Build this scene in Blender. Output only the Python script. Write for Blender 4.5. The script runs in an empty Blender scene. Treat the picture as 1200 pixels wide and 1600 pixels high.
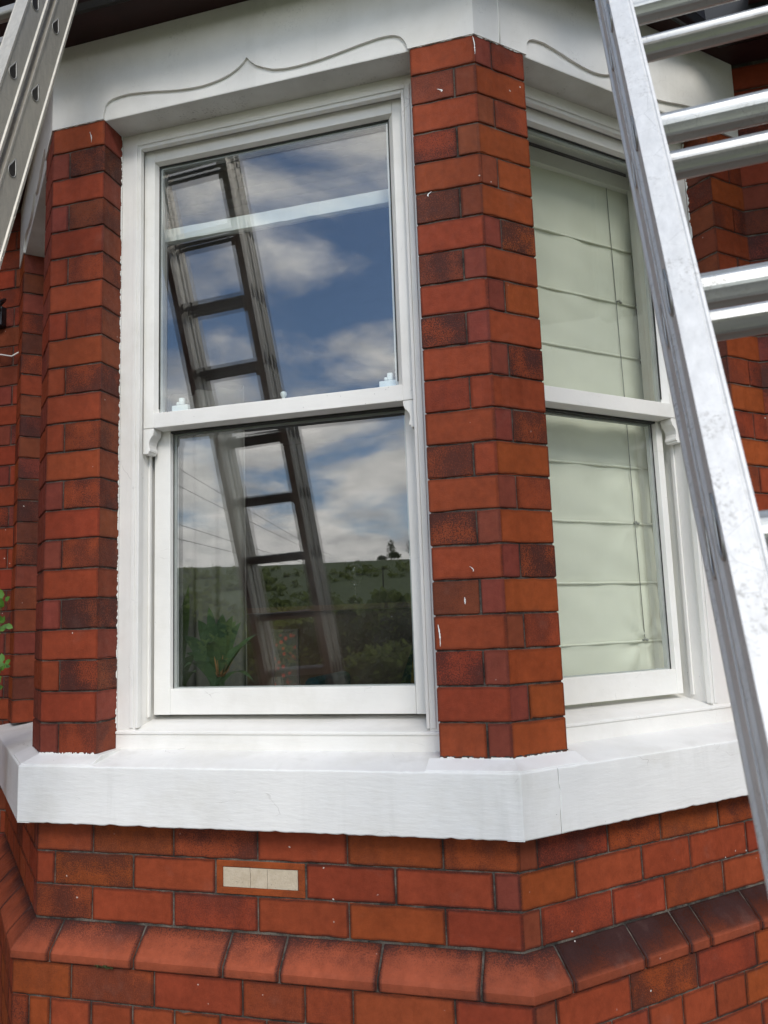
import bpy, math, random
from mathutils import Vector, Matrix
random.seed(7)
R_ = math.radians
C2 = math.sqrt(0.5)
scene = bpy.context.scene
col = bpy.context.collection

# ------------------------------------------------------------------ camera
CAM = Vector((0.2330, -1.8267, 0.3102))
yaw, pitch, roll = 0.2713, 0.1365, -0.0351
F = Vector((-math.sin(yaw)*math.cos(pitch), math.cos(yaw)*math.cos(pitch), math.sin(pitch)))
Rr = F.cross(Vector((0, 0, 1))).normalized(); Uu = Rr.cross(F)
R2 = Rr*math.cos(roll)+Uu*math.sin(roll); U2 = -Rr*math.sin(roll)+Uu*math.cos(roll)
cam = bpy.data.cameras.new('camera'); camo = bpy.data.objects.new('camera', cam); col.objects.link(camo)
m = Matrix((R2, U2, -F)).transposed().to_4x4(); m.translation = CAM
camo.matrix_world = m
cam.sensor_fit = 'VERTICAL'; cam.sensor_height = 36; cam.sensor_width = 27; cam.lens = 1251.51/1600*36
cam.clip_start = 0.05; cam.clip_end = 8000
cam.dof.use_dof = True; cam.dof.focus_distance = 2.05; cam.dof.aperture_fstop = 13.0
scene.camera = camo
scene.render.resolution_x = 768; scene.render.resolution_y = 1024

# ------------------------------------------------------------------ light
SUN_EL, SUN_AZ = R_(40), R_(-28)          # azimuth measured from -y towards +x is negative here
sd = Vector((math.cos(SUN_EL)*math.sin(-SUN_AZ), -math.cos(SUN_EL)*math.cos(SUN_AZ), math.sin(SUN_EL)))
sl = bpy.data.lights.new('sun', 'SUN'); sl.energy = 2.2; sl.angle = R_(20); sl.color = (1, .955, .89)
so = bpy.data.objects.new('sun', sl); col.objects.link(so)
so.rotation_euler = sd.to_track_quat('Z', 'Y').to_euler(); so.location = (3, -6, 8)

w = bpy.data.worlds.new('World'); scene.world = w; w.use_nodes = True
nt = w.node_tree; nt.nodes.clear()
def N(nt, t, **k):
    n = nt.nodes.new(t)
    for a, b in k.items():
        if a.startswith('i_'):
            key = a[2:]; key = int(key) if key.isdigit() else key.replace('_', ' ')
            n.inputs[key].default_value = b
        else: setattr(n, a, b)
    return n
def L(nt, a, b): nt.links.new(a, b)
sky = N(nt, 'ShaderNodeTexSky', sky_type='NISHITA', sun_disc=False)
sky.sun_elevation = SUN_EL
sky.sun_rotation = math.atan2(sd.x, sd.y)
sky.air_density = 1.0; sky.dust_density = 0.3; sky.ozone_density = 3.5
tc = N(nt, 'ShaderNodeTexCoord')
sep = N(nt, 'ShaderNodeSeparateXYZ'); L(nt, tc.outputs['Generated'], sep.inputs[0])
# cloud layer: direction projected on a flat ceiling
zz = N(nt, 'ShaderNodeMath', operation='MAXIMUM', i_1=0.02); L(nt, sep.outputs['Z'], zz.inputs[0])
za = N(nt, 'ShaderNodeMath', operation='ADD', i_1=0.22); L(nt, zz.outputs[0], za.inputs[0])
dx = N(nt, 'ShaderNodeMath', operation='DIVIDE'); L(nt, sep.outputs['X'], dx.inputs[0]); L(nt, za.outputs[0], dx.inputs[1])
dy = N(nt, 'ShaderNodeMath', operation='DIVIDE'); L(nt, sep.outputs['Y'], dy.inputs[0]); L(nt, za.outputs[0], dy.inputs[1])
cb = N(nt, 'ShaderNodeCombineXYZ', i_Z=7.9); L(nt, dx.outputs[0], cb.inputs[0]); L(nt, dy.outputs[0], cb.inputs[1])
n1 = N(nt, 'ShaderNodeTexNoise', i_Scale=2.2, i_Detail=7.0, i_Roughness=0.54, i_Distortion=0.3); L(nt, cb.outputs[0], n1.inputs['Vector'])
# more cover towards the horizon
cov = N(nt, 'ShaderNodeMapRange'); L(nt, sep.outputs['Z'], cov.inputs[0])
for k, v in zip((1, 2, 3, 4), (0.14, 0.36, 0.16, 0.0)): cov.inputs[k].default_value = v
ad = N(nt, 'ShaderNodeMath', operation='ADD'); L(nt, n1.outputs['Fac'], ad.inputs[0]); L(nt, cov.outputs[0], ad.inputs[1])
rp = N(nt, 'ShaderNodeValToRGB'); rp.color_ramp.elements[0].position = 0.48; rp.color_ramp.elements[1].position = 0.68
rp.color_ramp.interpolation = 'EASE'
L(nt, ad.outputs[0], rp.inputs[0])
n2 = N(nt, 'ShaderNodeTexNoise', i_Scale=4.5, i_Detail=5.0); L(nt, cb.outputs[0], n2.inputs['Vector'])
crp = N(nt, 'ShaderNodeValToRGB')
crp.color_ramp.elements[0].position = 0.3; crp.color_ramp.elements[0].color = (12.8, 12.8, 12.8, 1)
crp.color_ramp.elements[1].position = 0.7; crp.color_ramp.elements[1].color = (30, 28.8, 27, 1)
L(nt, n2.outputs['Fac'], crp.inputs[0])
mx = N(nt, 'ShaderNodeMix', data_type='RGBA')
skm = N(nt, 'ShaderNodeVectorMath', operation='SCALE'); L(nt, sky.outputs[0], skm.inputs[0]); skm.inputs['Scale'].default_value = 2.1
L(nt, rp.outputs[0], mx.inputs['Factor']); L(nt, skm.outputs[0], mx.inputs['A']); L(nt, crp.outputs[0], mx.inputs['B'])
bg = N(nt, 'ShaderNodeBackground', i_Strength=0.112); L(nt, mx.outputs['Result'], bg.inputs[0])
wo = N(nt, 'ShaderNodeOutputWorld'); L(nt, bg.outputs[0], wo.inputs[0])
scene.view_settings.view_transform = 'Standard'; scene.view_settings.look = 'None'
scene.view_settings.exposure = 0.06; scene.view_settings.gamma = 1.0
scene.render.engine = 'CYCLES'
scene.cycles.max_bounces = 8; scene.cycles.transparent_max_bounces = 16

# ------------------------------------------------------------------ dimensions (metres)
W = 1.2317; H = 0.08; ZC = -0.3987
XL, XR = -1.061, -0.1649        # reveals of the front window
WA, WB, SE = 0.1585, 0.857, 1.005   # angled sides: near pier edge, far pier edge, end
GZ = -1.3
YH = SE*C2
def front(s, d=0): return (s, d)
def right(s, d=0): return (s*C2-d*C2, s*C2+d*C2)
def left(s, d=0): return (-W-s*C2+d*C2, s*C2+d*C2)
TN = math.tan(math.pi/8)

# ------------------------------------------------------------------ mesh helpers
class MB:
    def __init__(s): s.v = []; s.f = []; s.c = []; s.sm = []
    def face(s, idx, c=None, smooth=False): s.f.append(tuple(idx)); s.c.append(c); s.sm.append(smooth)
    def add(s, vs, fs, c=None, smooth=False):
        o = len(s.v); s.v += [tuple(p) for p in vs]
        for f in fs: s.face([i+o for i in f], c, smooth)
        return o
    def box(s, x0, x1, y0, y1, z0, z1, c=None):
        s.hexa([(x0, y0, z0), (x1, y0, z0), (x1, y1, z0), (x0, y1, z0), (x0, y0, z1), (x1, y0, z1), (x1, y1, z1), (x0, y1, z1)], c)
    def hexa(s, p, c=None): s.add(p, [(0, 3, 2, 1), (4, 5, 6, 7), (0, 1, 5, 4), (1, 2, 6, 5), (2, 3, 7, 6), (3, 0, 4, 7)], c)
    def prism(s, pts, z0, z1, c=None):
        n = len(pts); o = s.add([(x, y, z0) for x, y in pts]+[(x, y, z1) for x, y in pts], [], c)
        s.face([o+i for i in range(n)][::-1], c); s.face([o+n+i for i in range(n)], c)
        for i in range(n): j = (i+1) % n; s.face((o+i, o+j, o+n+j, o+n+i), c)
    def tube(s, pts, r, n=8, c=None, cap=True, smooth=True, prof=None, up=None):
        pts = [Vector(p) for p in pts]; rings = []
        u = None
        for i, p in enumerate(pts):
            t = (pts[min(i+1, len(pts)-1)]-pts[max(i-1, 0)]).normalized()
            if u is None:
                a = Vector(up) if up else (Vector((0, 0, 1)) if abs(t.z) < .9 else Vector((1, 0, 0)))
                u = (a-t*a.dot(t)).normalized()
            else: u = (u-t*u.dot(t)).normalized()
            v = t.cross(u); rr = r[i] if isinstance(r, (list, tuple)) else r
            ring = []
            for k in range(n if prof is None else len(prof)):
                if prof is None: a = 2*math.pi*k/n; ring.append(p+(u*math.cos(a)+v*math.sin(a))*rr)
                else: ring.append(p+u*prof[k][0]*rr+v*prof[k][1]*rr)
            rings.append(ring)
        m = len(rings[0]); o = len(s.v)
        for rg in rings: s.v += [tuple(q) for q in rg]
        for i in range(len(rings)-1):
            for k in range(m): s.face((o+i*m+k, o+i*m+(k+1) % m, o+(i+1)*m+(k+1) % m, o+(i+1)*m+k), c, smooth)
        if cap:
            s.face([o+k for k in range(m)][::-1], c); s.face([o+(len(rings)-1)*m+k for k in range(m)], c)
    def lathe(s, ctr, prof, n=24, c=None, smooth=True):
        o = len(s.v)
        for r, z in prof:
            for k in range(n):
                a = 2*math.pi*k/n; s.v.append((ctr[0]+r*math.cos(a), ctr[1]+r*math.sin(a), ctr[2]+z))
        for i in range(len(prof)-1):
            for k in range(n): s.face((o+i*n+k, o+i*n+(k+1) % n, o+(i+1)*n+(k+1) % n, o+(i+1)*n+k), c, smooth)
        s.face([o+k for k in range(n)][::-1], c); s.face([o+(len(prof)-1)*n+k for k in range(n)], c)

WORLD = {}
def build(mb, name, mat, parent=None, label=None, fix=False):
    me = bpy.data.meshes.new(name); me.from_pydata(mb.v, [], mb.f)
    if any(c is not None for c in mb.c):
        at = me.color_attributes.new('tint', 'FLOAT_COLOR', 'CORNER'); li = 0
        for f, c in zip(mb.f, mb.c):
            for k in range(len(f)):
                q = c[k] if (c is not None and isinstance(c[0], (tuple, list))) else c
                at.data[li].color = q if q is not None else (.3, .07, .035, 0); li += 1
    me.polygons.foreach_set('use_smooth', mb.sm)
    me.materials.append(mat); me.update()
    if fix:
        import bmesh
        b = bmesh.new(); b.from_mesh(me); bmesh.ops.recalc_face_normals(b, faces=b.faces); b.to_mesh(me); b.free()
    o = bpy.data.objects.new(name, me); col.objects.link(o)
    if parent is not None:
        o.parent = parent; o.location = -WORLD[parent]; WORLD[o] = Vector((0, 0, 0))
    else: WORLD[o] = Vector((0, 0, 0))
    if label: o['label'] = label
    return o
def bev(o, wd=.003, seg=2):
    m = o.modifiers.new('bevel', 'BEVEL'); m.width = wd; m.segments = seg; m.limit_method = 'ANGLE'; m.angle_limit = R_(35)
    return o
def thing(name, label, cat, loc=(0, 0, 0), group=None):
    o = bpy.data.objects.new(name, None); col.objects.link(o); o.location = loc; o.empty_display_size = .2
    WORLD[o] = Vector(loc); o['label'] = label; o['category'] = cat
    if group: o['group'] = group
    return o
def tag(o, label=None, cat=None, group=None, kind=None):
    if label: o['label'] = label
    if cat: o['category'] = cat
    if group: o['group'] = group
    if kind: o['kind'] = kind
    return o

def offset_poly(pts, e):
    n = len(pts); out = []
    for i in range(n):
        p0 = Vector(pts[i-1]); p1 = Vector(pts[i]); p2 = Vector(pts[(i+1) % n])
        a = (p1-p0).normalized(); b = (p2-p1).normalized()
        na = Vector((-a.y, a.x)); nb = Vector((-b.y, b.x))
        k = 1+na.dot(nb)
        q = p1+(na+nb)*(e/k) if k > .2 else p1+na*e
        out.append((q.x, q.y))
    return out

RIM = [.78]
def brick(mb, pts, z0, z1, cols, e=.0017, jit=.0008, seg=.022, skip=(), rw=.007):
    """brick = prism over a ccw plan polygon with worn, slightly wavy edges; cols = one tint per side; grime on the rims"""
    n = len(pts); cols = cols if isinstance(cols, list) else [cols]*n
    rim = RIM[0]*random.uniform(.85, 1.1)
    base = []; fc = []; ed = []
    for i in range(n):
        a = Vector(pts[i]); b = Vector(pts[(i+1) % n]); d = b-a; ln = d.length
        if ln < 1e-5: continue
        ee = min(e, ln*.3); k = max(1, int(ln/seg)); rr = max(ee*1.2, min(rw, ln*.4))
        ts = [ee, rr]+[rr+(ln-2*rr)*j/k for j in range(1, k)]+[ln-rr, ln-ee]
        for j, t in enumerate(ts):
            base.append((a.x+d.x*t/ln, a.y+d.y*t/ln)); fc.append(cols[i]); ed.append(j in (0, len(ts)-1))
    m = len(base); ins = offset_poly(base, e)
    def J(): return random.uniform(-jit, jit)
    o = len(mb.v); jx = [(J(), J()) for _ in base]; zb = [J()*1.4 for _ in base]; zt = [J()*1.4 for _ in base]
    if random.random() < .6:
        k0 = random.randrange(m); zt[k0] -= random.uniform(.001, .0035)
    if random.random() < .4:
        k0 = random.randrange(m); zb[k0] += random.uniform(.001, .003)
    rows = ((ins, z0, 1), (base, z0+e, 1), (base, z0+rw, 0), (base, z1-rw, 0), (base, z1-e, 1), (ins, z1, 1))
    for r, (P, z, dk) in enumerate(rows):
        for k in range(m): mb.v.append((P[k][0]+jx[k][0], P[k][1]+jx[k][1], z+(zb[k] if r < 3 else zt[k])))
    def cc(c, dk):
        if not dk: return c
        return (c[0]*rim, c[1]*rim, c[2]*rim, max(c[3], (1-rim)*1.3))
    for r in range(5):
        for k in range(m):
            k2 = (k+1) % m; q = fc[k]; e1 = ed[k]; e2 = ed[k2] and fc[k2] is q or ed[k2]
            mb.face((o+r*m+k, o+r*m+k2, o+(r+1)*m+k2, o+(r+1)*m+k), [cc(q, rows[r][2] or e1), cc(q, rows[r][2] or e2), cc(q, rows[r+1][2] or e2), cc(q, rows[r+1][2] or e1)])
    mb.face([o+k for k in range(m)][::-1], cols[0]); mb.face([o+5*m+k for k in range(m)], cols[0])

def sweep(mb, prof, stations, cols=None, caps=True, smooth=False, pc=None, sk=None):
    """prof: list of (d,z) closed; stations: functions (d,z)->(x,y)"""
    n = len(prof); o = len(mb.v)
    for st in stations:
        for d, z in prof:
            q_ = st(d, z); mb.v.append((q_[0], q_[1], z+(q_[2] if len(q_) > 2 else 0)))
    for i in range(len(stations)-1):
        for k in range(n):
            k2 = (k+1) % n
            c = cols
            if pc:
                c = [pc[k], pc[k], pc[k2], pc[k2]]
                if sk:
                    def q_(t, f): return (t[0]*f, t[1]*f, t[2]*f, max(t[3], (1-f)*1.6))
                    c = [q_(pc[k], sk[i]), q_(pc[k], sk[i+1]), q_(pc[k2], sk[i+1]), q_(pc[k2], sk[i])]
            mb.face((o+i*n+k, o+(i+1)*n+k, o+(i+1)*n+k2, o+i*n+k2), c, smooth)
    if caps:
        c = cols if not pc else list(reversed(pc))
        mb.face([o+k for k in range(n)][::-1] if False else [o+k for k in range(n)], None if pc is None else list(pc))
        mb.face([o+(len(stations)-1)*n+k for k in range(n)][::-1], None if pc is None else list(reversed(pc)))
# stations: d is OUTWARD distance from the wall plane here
def st_front(s): return lambda d, z: front(s, -d)
def st_right(s): return lambda d, z: right(s, -d)
def st_left(s): return lambda d, z: left(s, -d)
def st_cr(): return lambda d, z: (d*TN, -d)
def st_cl(): return lambda d, z: (-W-d*TN, -d)
def st_hr(): return lambda d, z: (YH-d*TN, YH-d)     # inner corner bay/house wall, right
def st_hl(): return lambda d, z: (-W-YH+d*TN, YH-d)
def st_x(x): return lambda d, z: (x, YH-d)

# ------------------------------------------------------------------ materials
def mat(name):
    m = bpy.data.materials.new(name); m.use_nodes = True; nt = m.node_tree; nt.nodes.clear()
    o = N(nt, 'ShaderNodeOutputMaterial'); b = N(nt, 'ShaderNodeBsdfPrincipled'); L(nt, b.outputs[0], o.inputs[0])
    g = N(nt, 'ShaderNodeNewGeometry'); return m, nt, b, g.outputs['Position']
def noise(nt, vec, sc, det=4, ro=.55, dist=0, scale3=None):
    if scale3:
        mp = N(nt, 'ShaderNodeMapping'); mp.inputs['Scale'].default_value = scale3; L(nt, vec, mp.inputs[0]); vec = mp.outputs[0]
    n = N(nt, 'ShaderNodeTexNoise', i_Scale=sc, i_Detail=det, i_Roughness=ro, i_Distortion=dist); L(nt, vec, n.inputs['Vector']); return n.outputs['Fac']
def voro(nt, vec, sc, feat='F1', rnd=1.0, scale3=None):
    if scale3:
        mp = N(nt, 'ShaderNodeMapping'); mp.inputs['Scale'].default_value = scale3; L(nt, vec, mp.inputs[0]); vec = mp.outputs[0]
    n = N(nt, 'ShaderNodeTexVoronoi', feature=feat, i_Scale=sc); L(nt, vec, n.inputs['Vector']); return n
def ramp(nt, fac, p0, p1, c0=0., c1=1., inter='LINEAR'):
    r = N(nt, 'ShaderNodeMapRange'); r.clamp = True
    if inter != 'LINEAR': r.interpolation_type = 'SMOOTHSTEP'
    L(nt, fac, r.inputs[0]); r.inputs[1].default_value = p0; r.inputs[2].default_value = p1
    r.inputs[3].default_value = c0; r.inputs[4].default_value = c1; return r.outputs[0]
def mth(nt, op, a, b=None):
    n = N(nt, 'ShaderNodeMath', operation=op)
    for i, q in enumerate((a, b)):
        if q is None: continue
        if isinstance(q, (int, float)): n.inputs[i].default_value = q
        else: L(nt, q, n.inputs[i])
    return n.outputs[0]
def mix(nt, fac, a, b, mode='MIX'):
    n = N(nt, 'ShaderNodeMix', data_type='RGBA', blend_type=mode)
    for s, q in (('Factor', fac), ('A', a), ('B', b)):
        if isinstance(q, (int, float)): n.inputs[s].default_value = q
        elif isinstance(q, tuple): n.inputs[s].default_value = q if len(q) == 4 else (*q, 1)
        else: L(nt, q, n.inputs[s])
    return n.outputs['Result']
def bump(nt, b, hgt, st=.3, dist=.002):
    n = N(nt, 'ShaderNodeBump', i_Strength=st, i_Distance=dist); L(nt, hgt, n.inputs['Height']); L(nt, n.outputs[0], b.inputs['Normal']); return n
def plain(name, c, rough=.6, metal=0, spec=.5, nz=.12, sc=12):
    m, nt, b, p = mat(name)
    f = ramp(nt, noise(nt, p, sc), .3, .7, 1-nz, 1+nz)
    v = N(nt, 'ShaderNodeVectorMath', operation='SCALE'); v.inputs[0].default_value = c; L(nt, f, v.inputs['Scale'])
    L(nt, v.outputs[0], b.inputs['Base Color']); b.inputs['Roughness'].default_value = rough; b.inputs['Metallic'].default_value = metal
    b.inputs['Specular IOR Level'].default_value = spec
    bump(nt, b, noise(nt, p, sc*12), .15, .001)
    return m

def m_brick(name='brick', specks=.5):
    m, nt, b, p = mat(name)
    a = N(nt, 'ShaderNodeAttribute', attribute_name='tint')
    # per-area tone, fired mottling
    f = ramp(nt, noise(nt, p, 40, 7, .65), .25, .75, .80, 1.20)
    f2 = ramp(nt, noise(nt, p, 7, 3), .3, .7, .9, 1.1)
    v = N(nt, 'ShaderNodeVectorMath', operation='SCALE'); L(nt, a.outputs['Color'], v.inputs[0]); L(nt, mth(nt, 'MULTIPLY', f, f2), v.inputs['Scale'])
    c = v.outputs[0]
    # burnt speckle where the attribute's alpha asks for it
    blob = ramp(nt, noise(nt, p, 11, 3, .5), .36, .66, 0, 1, 'S')
    gr = noise(nt, p, 330, 3, .7)
    thr = mth(nt, 'ADD', mth(nt, 'MULTIPLY', blob, .15), gr)
    al = a.outputs['Alpha']
    sp = ramp(nt, mth(nt, 'ADD', thr, mth(nt, 'MULTIPLY', al, .10)), .57, .68)
    burn = mth(nt, 'MULTIPLY', sp, al)
    c = mix(nt, mth(nt, 'MULTIPLY', burn, .9), c, (.030, .015, .014))
    c = mix(nt, mth(nt, 'MULTIPLY', mth(nt, 'MULTIPLY', blob, al), .38), c, (.055, .022, .020))
    # fine surface scuffs, darker pits
    pit = voro(nt, p, 210); pm = ramp(nt, pit.outputs['Distance'], .05, .16, 1, 0)
    gate = ramp(nt, noise(nt, p, 45, 2), .56, .64)
    c = mix(nt, mth(nt, 'MULTIPLY', mth(nt, 'MULTIPLY', pm, gate), .6), c, (.03, .015, .012))
    # paint splashes: small irregular white flecks
    pw = N(nt, 'ShaderNodeVectorMath', operation='ADD'); nz = N(nt, 'ShaderNodeTexNoise', i_Scale=120.); L(nt, p, nz.inputs['Vector'])
    sc_ = N(nt, 'ShaderNodeVectorMath', operation='SCALE'); L(nt, nz.outputs['Color'], sc_.inputs[0]); sc_.inputs['Scale'].default_value = .006
    L(nt, p, pw.inputs[0]); L(nt, sc_.outputs[0], pw.inputs[1])
    fl = voro(nt, pw.outputs[0], 38); fm = ramp(nt, fl.outputs['Distance'], .055, .10, 1, 0)
    fg = N(nt, 'ShaderNodeSeparateColor'); L(nt, fl.outputs['Color'], fg.inputs[0])
    gg = ramp(nt, fg.outputs[0], .90-.08*specks, .905-.08*specks)
    gz = ramp(nt, noise(nt, p, 5, 2), .48, .56)
    c = mix(nt, mth(nt, 'MULTIPLY', mth(nt, 'MULTIPLY', fm, gg), gz), c, (.62, .58, .53))
    # faint pale bloom
    bl = ramp(nt, noise(nt, p, 11, 5, .65), .60, .78, 0, .09)
    c = mix(nt, bl, c, (.36, .25, .21))
    L(nt, c, b.inputs['Base Color'])
    L(nt, ramp(nt, noise(nt, p, 60, 4), .3, .7, .52, .78), b.inputs['Roughness'])
    b.inputs['Specular IOR Level'].default_value = .14
    h = mth(nt, 'ADD', mth(nt, 'MULTIPLY', noise(nt, p, 90, 6, .65), .7), mth(nt, 'MULTIPLY', gr, .3))
    h = mth(nt, 'SUBTRACT', h, mth(nt, 'MULTIPLY', sp, .25))
    bump(nt, b, h, .55, .0022)
    return m
def m_mortar(name, c0, c1):
    m, nt, b, p = mat(name)
    c = mix(nt, ramp(nt, noise(nt, p, 14, 6, .7), .42, .62), c0, c1)
    c = mix(nt, ramp(nt, noise(nt, p, 260, 2), .55, .7, 0, .6), c, (.02, .018, .015))
    L(nt, c, b.inputs['Base Color']); b.inputs['Roughness'].default_value = .95
    bump(nt, b, noise(nt, p, 240, 5, .7), 1., .004); return m
def m_paint(name, c=(.795, .78, .735), grain=(1, 1, 1), crack=.5, dirt=.25, bst=.3, gsc=60, rough=.42, mild=0., drip=0.):
    m, nt, b, p = mat(name)
    f = ramp(nt, noise(nt, p, 5, 5, .6), .3, .7, .93, 1.03)
    v = N(nt, 'ShaderNodeVectorMath', operation='SCALE'); v.inputs[0].default_value = c; L(nt, f, v.inputs['Scale']); cc = v.outputs[0]
    # yellowed grime in broad patches
    cc = mix(nt, ramp(nt, noise(nt, p, 3.2, 6, .65), .5, .8, 0, dirt), cc, (.50, .47, .38))
    if drip:
        dn = noise(nt, p, 9, 5, .65, .3, (1, 1, .13)); dk_ = mth(nt, 'MULTIPLY', ramp(nt, dn, .52, .72), ramp(nt, noise(nt, p, 2.4, 3), .40, .60))
        cc = mix(nt, mth(nt, 'MULTIPLY', dk_, drip), cc, (.30, .29, .24))
    # hairline cracks in the paint film
    nz = N(nt, 'ShaderNodeTexNoise', i_Scale=30.); L(nt, p, nz.inputs['Vector'])
    sc_ = N(nt, 'ShaderNodeVectorMath', operation='SCALE'); L(nt, nz.outputs['Color'], sc_.inputs[0]); sc_.inputs['Scale'].default_value = .03
    pw = N(nt, 'ShaderNodeVectorMath', operation='ADD'); L(nt, p, pw.inputs[0]); L(nt, sc_.outputs[0], pw.inputs[1])
    cr = voro(nt, pw.outputs[0], 14, 'DISTANCE_TO_EDGE', scale3=grain)
    cm = ramp(nt, cr.outputs['Distance'], .002, .007, 1, 0)
    cg = ramp(nt, noise(nt, p, 7, 3), .58, .66)
    cmk = mth(nt, 'MULTIPLY', mth(nt, 'MULTIPLY', cm, cg), crack)
    cc = mix(nt, cmk, cc, (.16, .13, .10))
    # specks of dirt
    sv = voro(nt, p, 70); sm = ramp(nt, sv.outputs['Distance'], .04, .09, 1, 0)
    sg = N(nt, 'ShaderNodeSeparateColor'); L(nt, sv.outputs['Color'], sg.inputs[0])
    cc = mix(nt, mth(nt, 'MULTIPLY', mth(nt, 'MULTIPLY', sm, ramp(nt, sg.outputs[1], .93, .94)), .7), cc, (.10, .09, .07))
    if mild > 0:
        ml = ramp(nt, noise(nt, p, 9, 6, .7), .52, .70, 0, 1)
        ms = ramp(nt, noise(nt, p, 150, 4, .7), .55, .66, 0, 1)
        cc = mix(nt, mth(nt, 'MULTIPLY', mth(nt, 'MULTIPLY', ml, ms), mild), cc, (.06, .055, .045))
        cc = mix(nt, ramp(nt, noise(nt, p, 6, 4), .35, .75, 0, .5*mild), cc, (.33, .31, .26))
    L(nt, cc, b.inputs['Base Color']); b.inputs['Roughness'].default_value = rough
    h = mth(nt, 'ADD', noise(nt, p, gsc, 5, .6, 0, grain), mth(nt, 'MULTIPLY', cmk, -.8))
    bump(nt, b, h, bst, .0025); return m
def m_metal(name, c=(.62, .62, .61), rough=.36, grime=.3, grain=(1, 1, 1), metal=.9):
    m, nt, b, p = mat(name)
    sc1 = ramp(nt, noise(nt, p, 120, 6, .7, 0, grain), .3, .7, .86, 1.08)
    v = N(nt, 'ShaderNodeVectorMath', operation='SCALE'); v.inputs[0].default_value = c; L(nt, sc1, v.inputs['Scale']); cc = v.outputs[0]
    g = ramp(nt, noise(nt, p, 17, 7, .72), .50, .66, 0, 1); g2 = ramp(nt, noise(nt, p, 260, 5, .75), .52, .60)
    gm = mth(nt, 'MULTIPLY', mth(nt, 'MULTIPLY', g, g2), grime)
    cc = mix(nt, gm, cc, (.20, .18, .15))
    # long scratches
    s = voro(nt, p, 30, 'DISTANCE_TO_EDGE', scale3=(1., 2.3, .35)); sm = ramp(nt, s.outputs['Distance'], .002, .008, 1, 0)
    cc = mix(nt, mth(nt, 'MULTIPLY', mth(nt, 'MULTIPLY', sm, ramp(nt, noise(nt, p, 12), .5, .6)), .45), cc, (.2, .19, .18))
    rd = ramp(nt, noise(nt, p, 38, 6, .7), .68, .72, 0, .45); cc = mix(nt, rd, cc, (.40, .12, .08))
    L(nt, cc, b.inputs['Base Color']); L(nt, mth(nt, 'SUBTRACT', metal, mth(nt, 'MULTIPLY', gm, metal*.8)), b.inputs['Metallic'])
    L(nt, ramp(nt, noise(nt, p, 70, 5), .3, .7, rough-.03, rough+.07), b.inputs['Roughness'])
    bump(nt, b, noise(nt, p, 300, 3, .6, 0, grain), .12, .0006); return m
def m_glass():
    m = bpy.data.materials.new('window_glass'); m.use_nodes = True; nt = m.node_tree; nt.nodes.clear()
    o = N(nt, 'ShaderNodeOutputMaterial'); g = N(nt, 'ShaderNodeNewGeometry')
    lw_ = N(nt, 'ShaderNodeLayerWeight', i_Blend=0.5)
    fr_ = mth(nt, 'ADD', mth(nt, 'MULTIPLY', mth(nt, 'POWER', lw_.outputs['Facing'], 5.0), .957), .043)
    # a pane has two faces: double the reflectance of one
    f = mth(nt, 'MINIMUM', mth(nt, 'MULTIPLY', fr_, 1.95), 1.0)
    t = N(nt, 'ShaderNodeBsdfTransparent'); t.inputs[0].default_value = (.98, .99, .98, 1)
    gl = N(nt, 'ShaderNodeBsdfGlossy', i_Roughness=0.0); gl.inputs[0].default_value = (.97, .98, 1, 1)
    # faint unevenness of old panes and dust specks
    mx = N(nt, 'ShaderNodeMixShader'); L(nt, f, mx.inputs[0]); L(nt, t.outputs[0], mx.inputs[1]); L(nt, gl.outputs[0], mx.inputs[2])
    df = N(nt, 'ShaderNodeBsdfDiffuse'); df.inputs[0].default_value = (.75, .75, .72, 1)
    sv = voro(nt, g.outputs['Position'], 34); sm = ramp(nt, sv.outputs['Distance'], .028, .05, 1, 0)
    sg = N(nt, 'ShaderNodeSeparateColor'); L(nt, sv.outputs['Color'], sg.inputs[0])
    k = mth(nt, 'ADD', mth(nt, 'MULTIPLY', mth(nt, 'MULTIPLY', sm, ramp(nt, sg.outputs[2], .93, .94)), .7), ramp(nt, noise(nt, g.outputs['Position'], 4, 6, .7), .45, .8, .002, .02))
    m2 = N(nt, 'ShaderNodeMixShader'); L(nt, k, m2.inputs[0]); L(nt, mx.outputs[0], m2.inputs[1]); L(nt, df.outputs[0], m2.inputs[2])
    L(nt, m2.outputs[0], o.inputs[0]); return m
def m_fabric(name, c, trans=.3, sc=500):
    m, nt, b, p = mat(name)
    f = ramp(nt, noise(nt, p, 3, 5, .6), .3, .7, .92, 1.05)
    v = N(nt, 'ShaderNodeVectorMath', operation='SCALE'); v.inputs[0].default_value = c; L(nt, f, v.inputs['Scale'])
    L(nt, v.outputs[0], b.inputs['Base Color']); b.inputs['Roughness'].default_value = .9; b.inputs['Specular IOR Level'].default_value = .1
    bump(nt, b, noise(nt, p, sc, 2, .5), .15, .0008)
    return m
def m_leaf(name, c0, c1, tr=0.):
    m, nt, b, p = mat(name)
    c = mix(nt, ramp(nt, noise(nt, p, 9, 5), .3, .7), c0, c1)
    L(nt, c, b.inputs['Base Color']); b.inputs['Roughness'].default_value = .5
    if tr:
        t = N(nt, 'ShaderNodeBsdfTranslucent'); L(nt, c, t.inputs[0]); ms = N(nt, 'ShaderNodeMixShader', i_0=tr)
        L(nt, b.outputs[0], ms.inputs[1]); L(nt, t.outputs[0], ms.inputs[2]); out = [n for n in nt.nodes if n.type == 'OUTPUT_MATERIAL'][0]; L(nt, ms.outputs[0], out.inputs[0])
    return m

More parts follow.
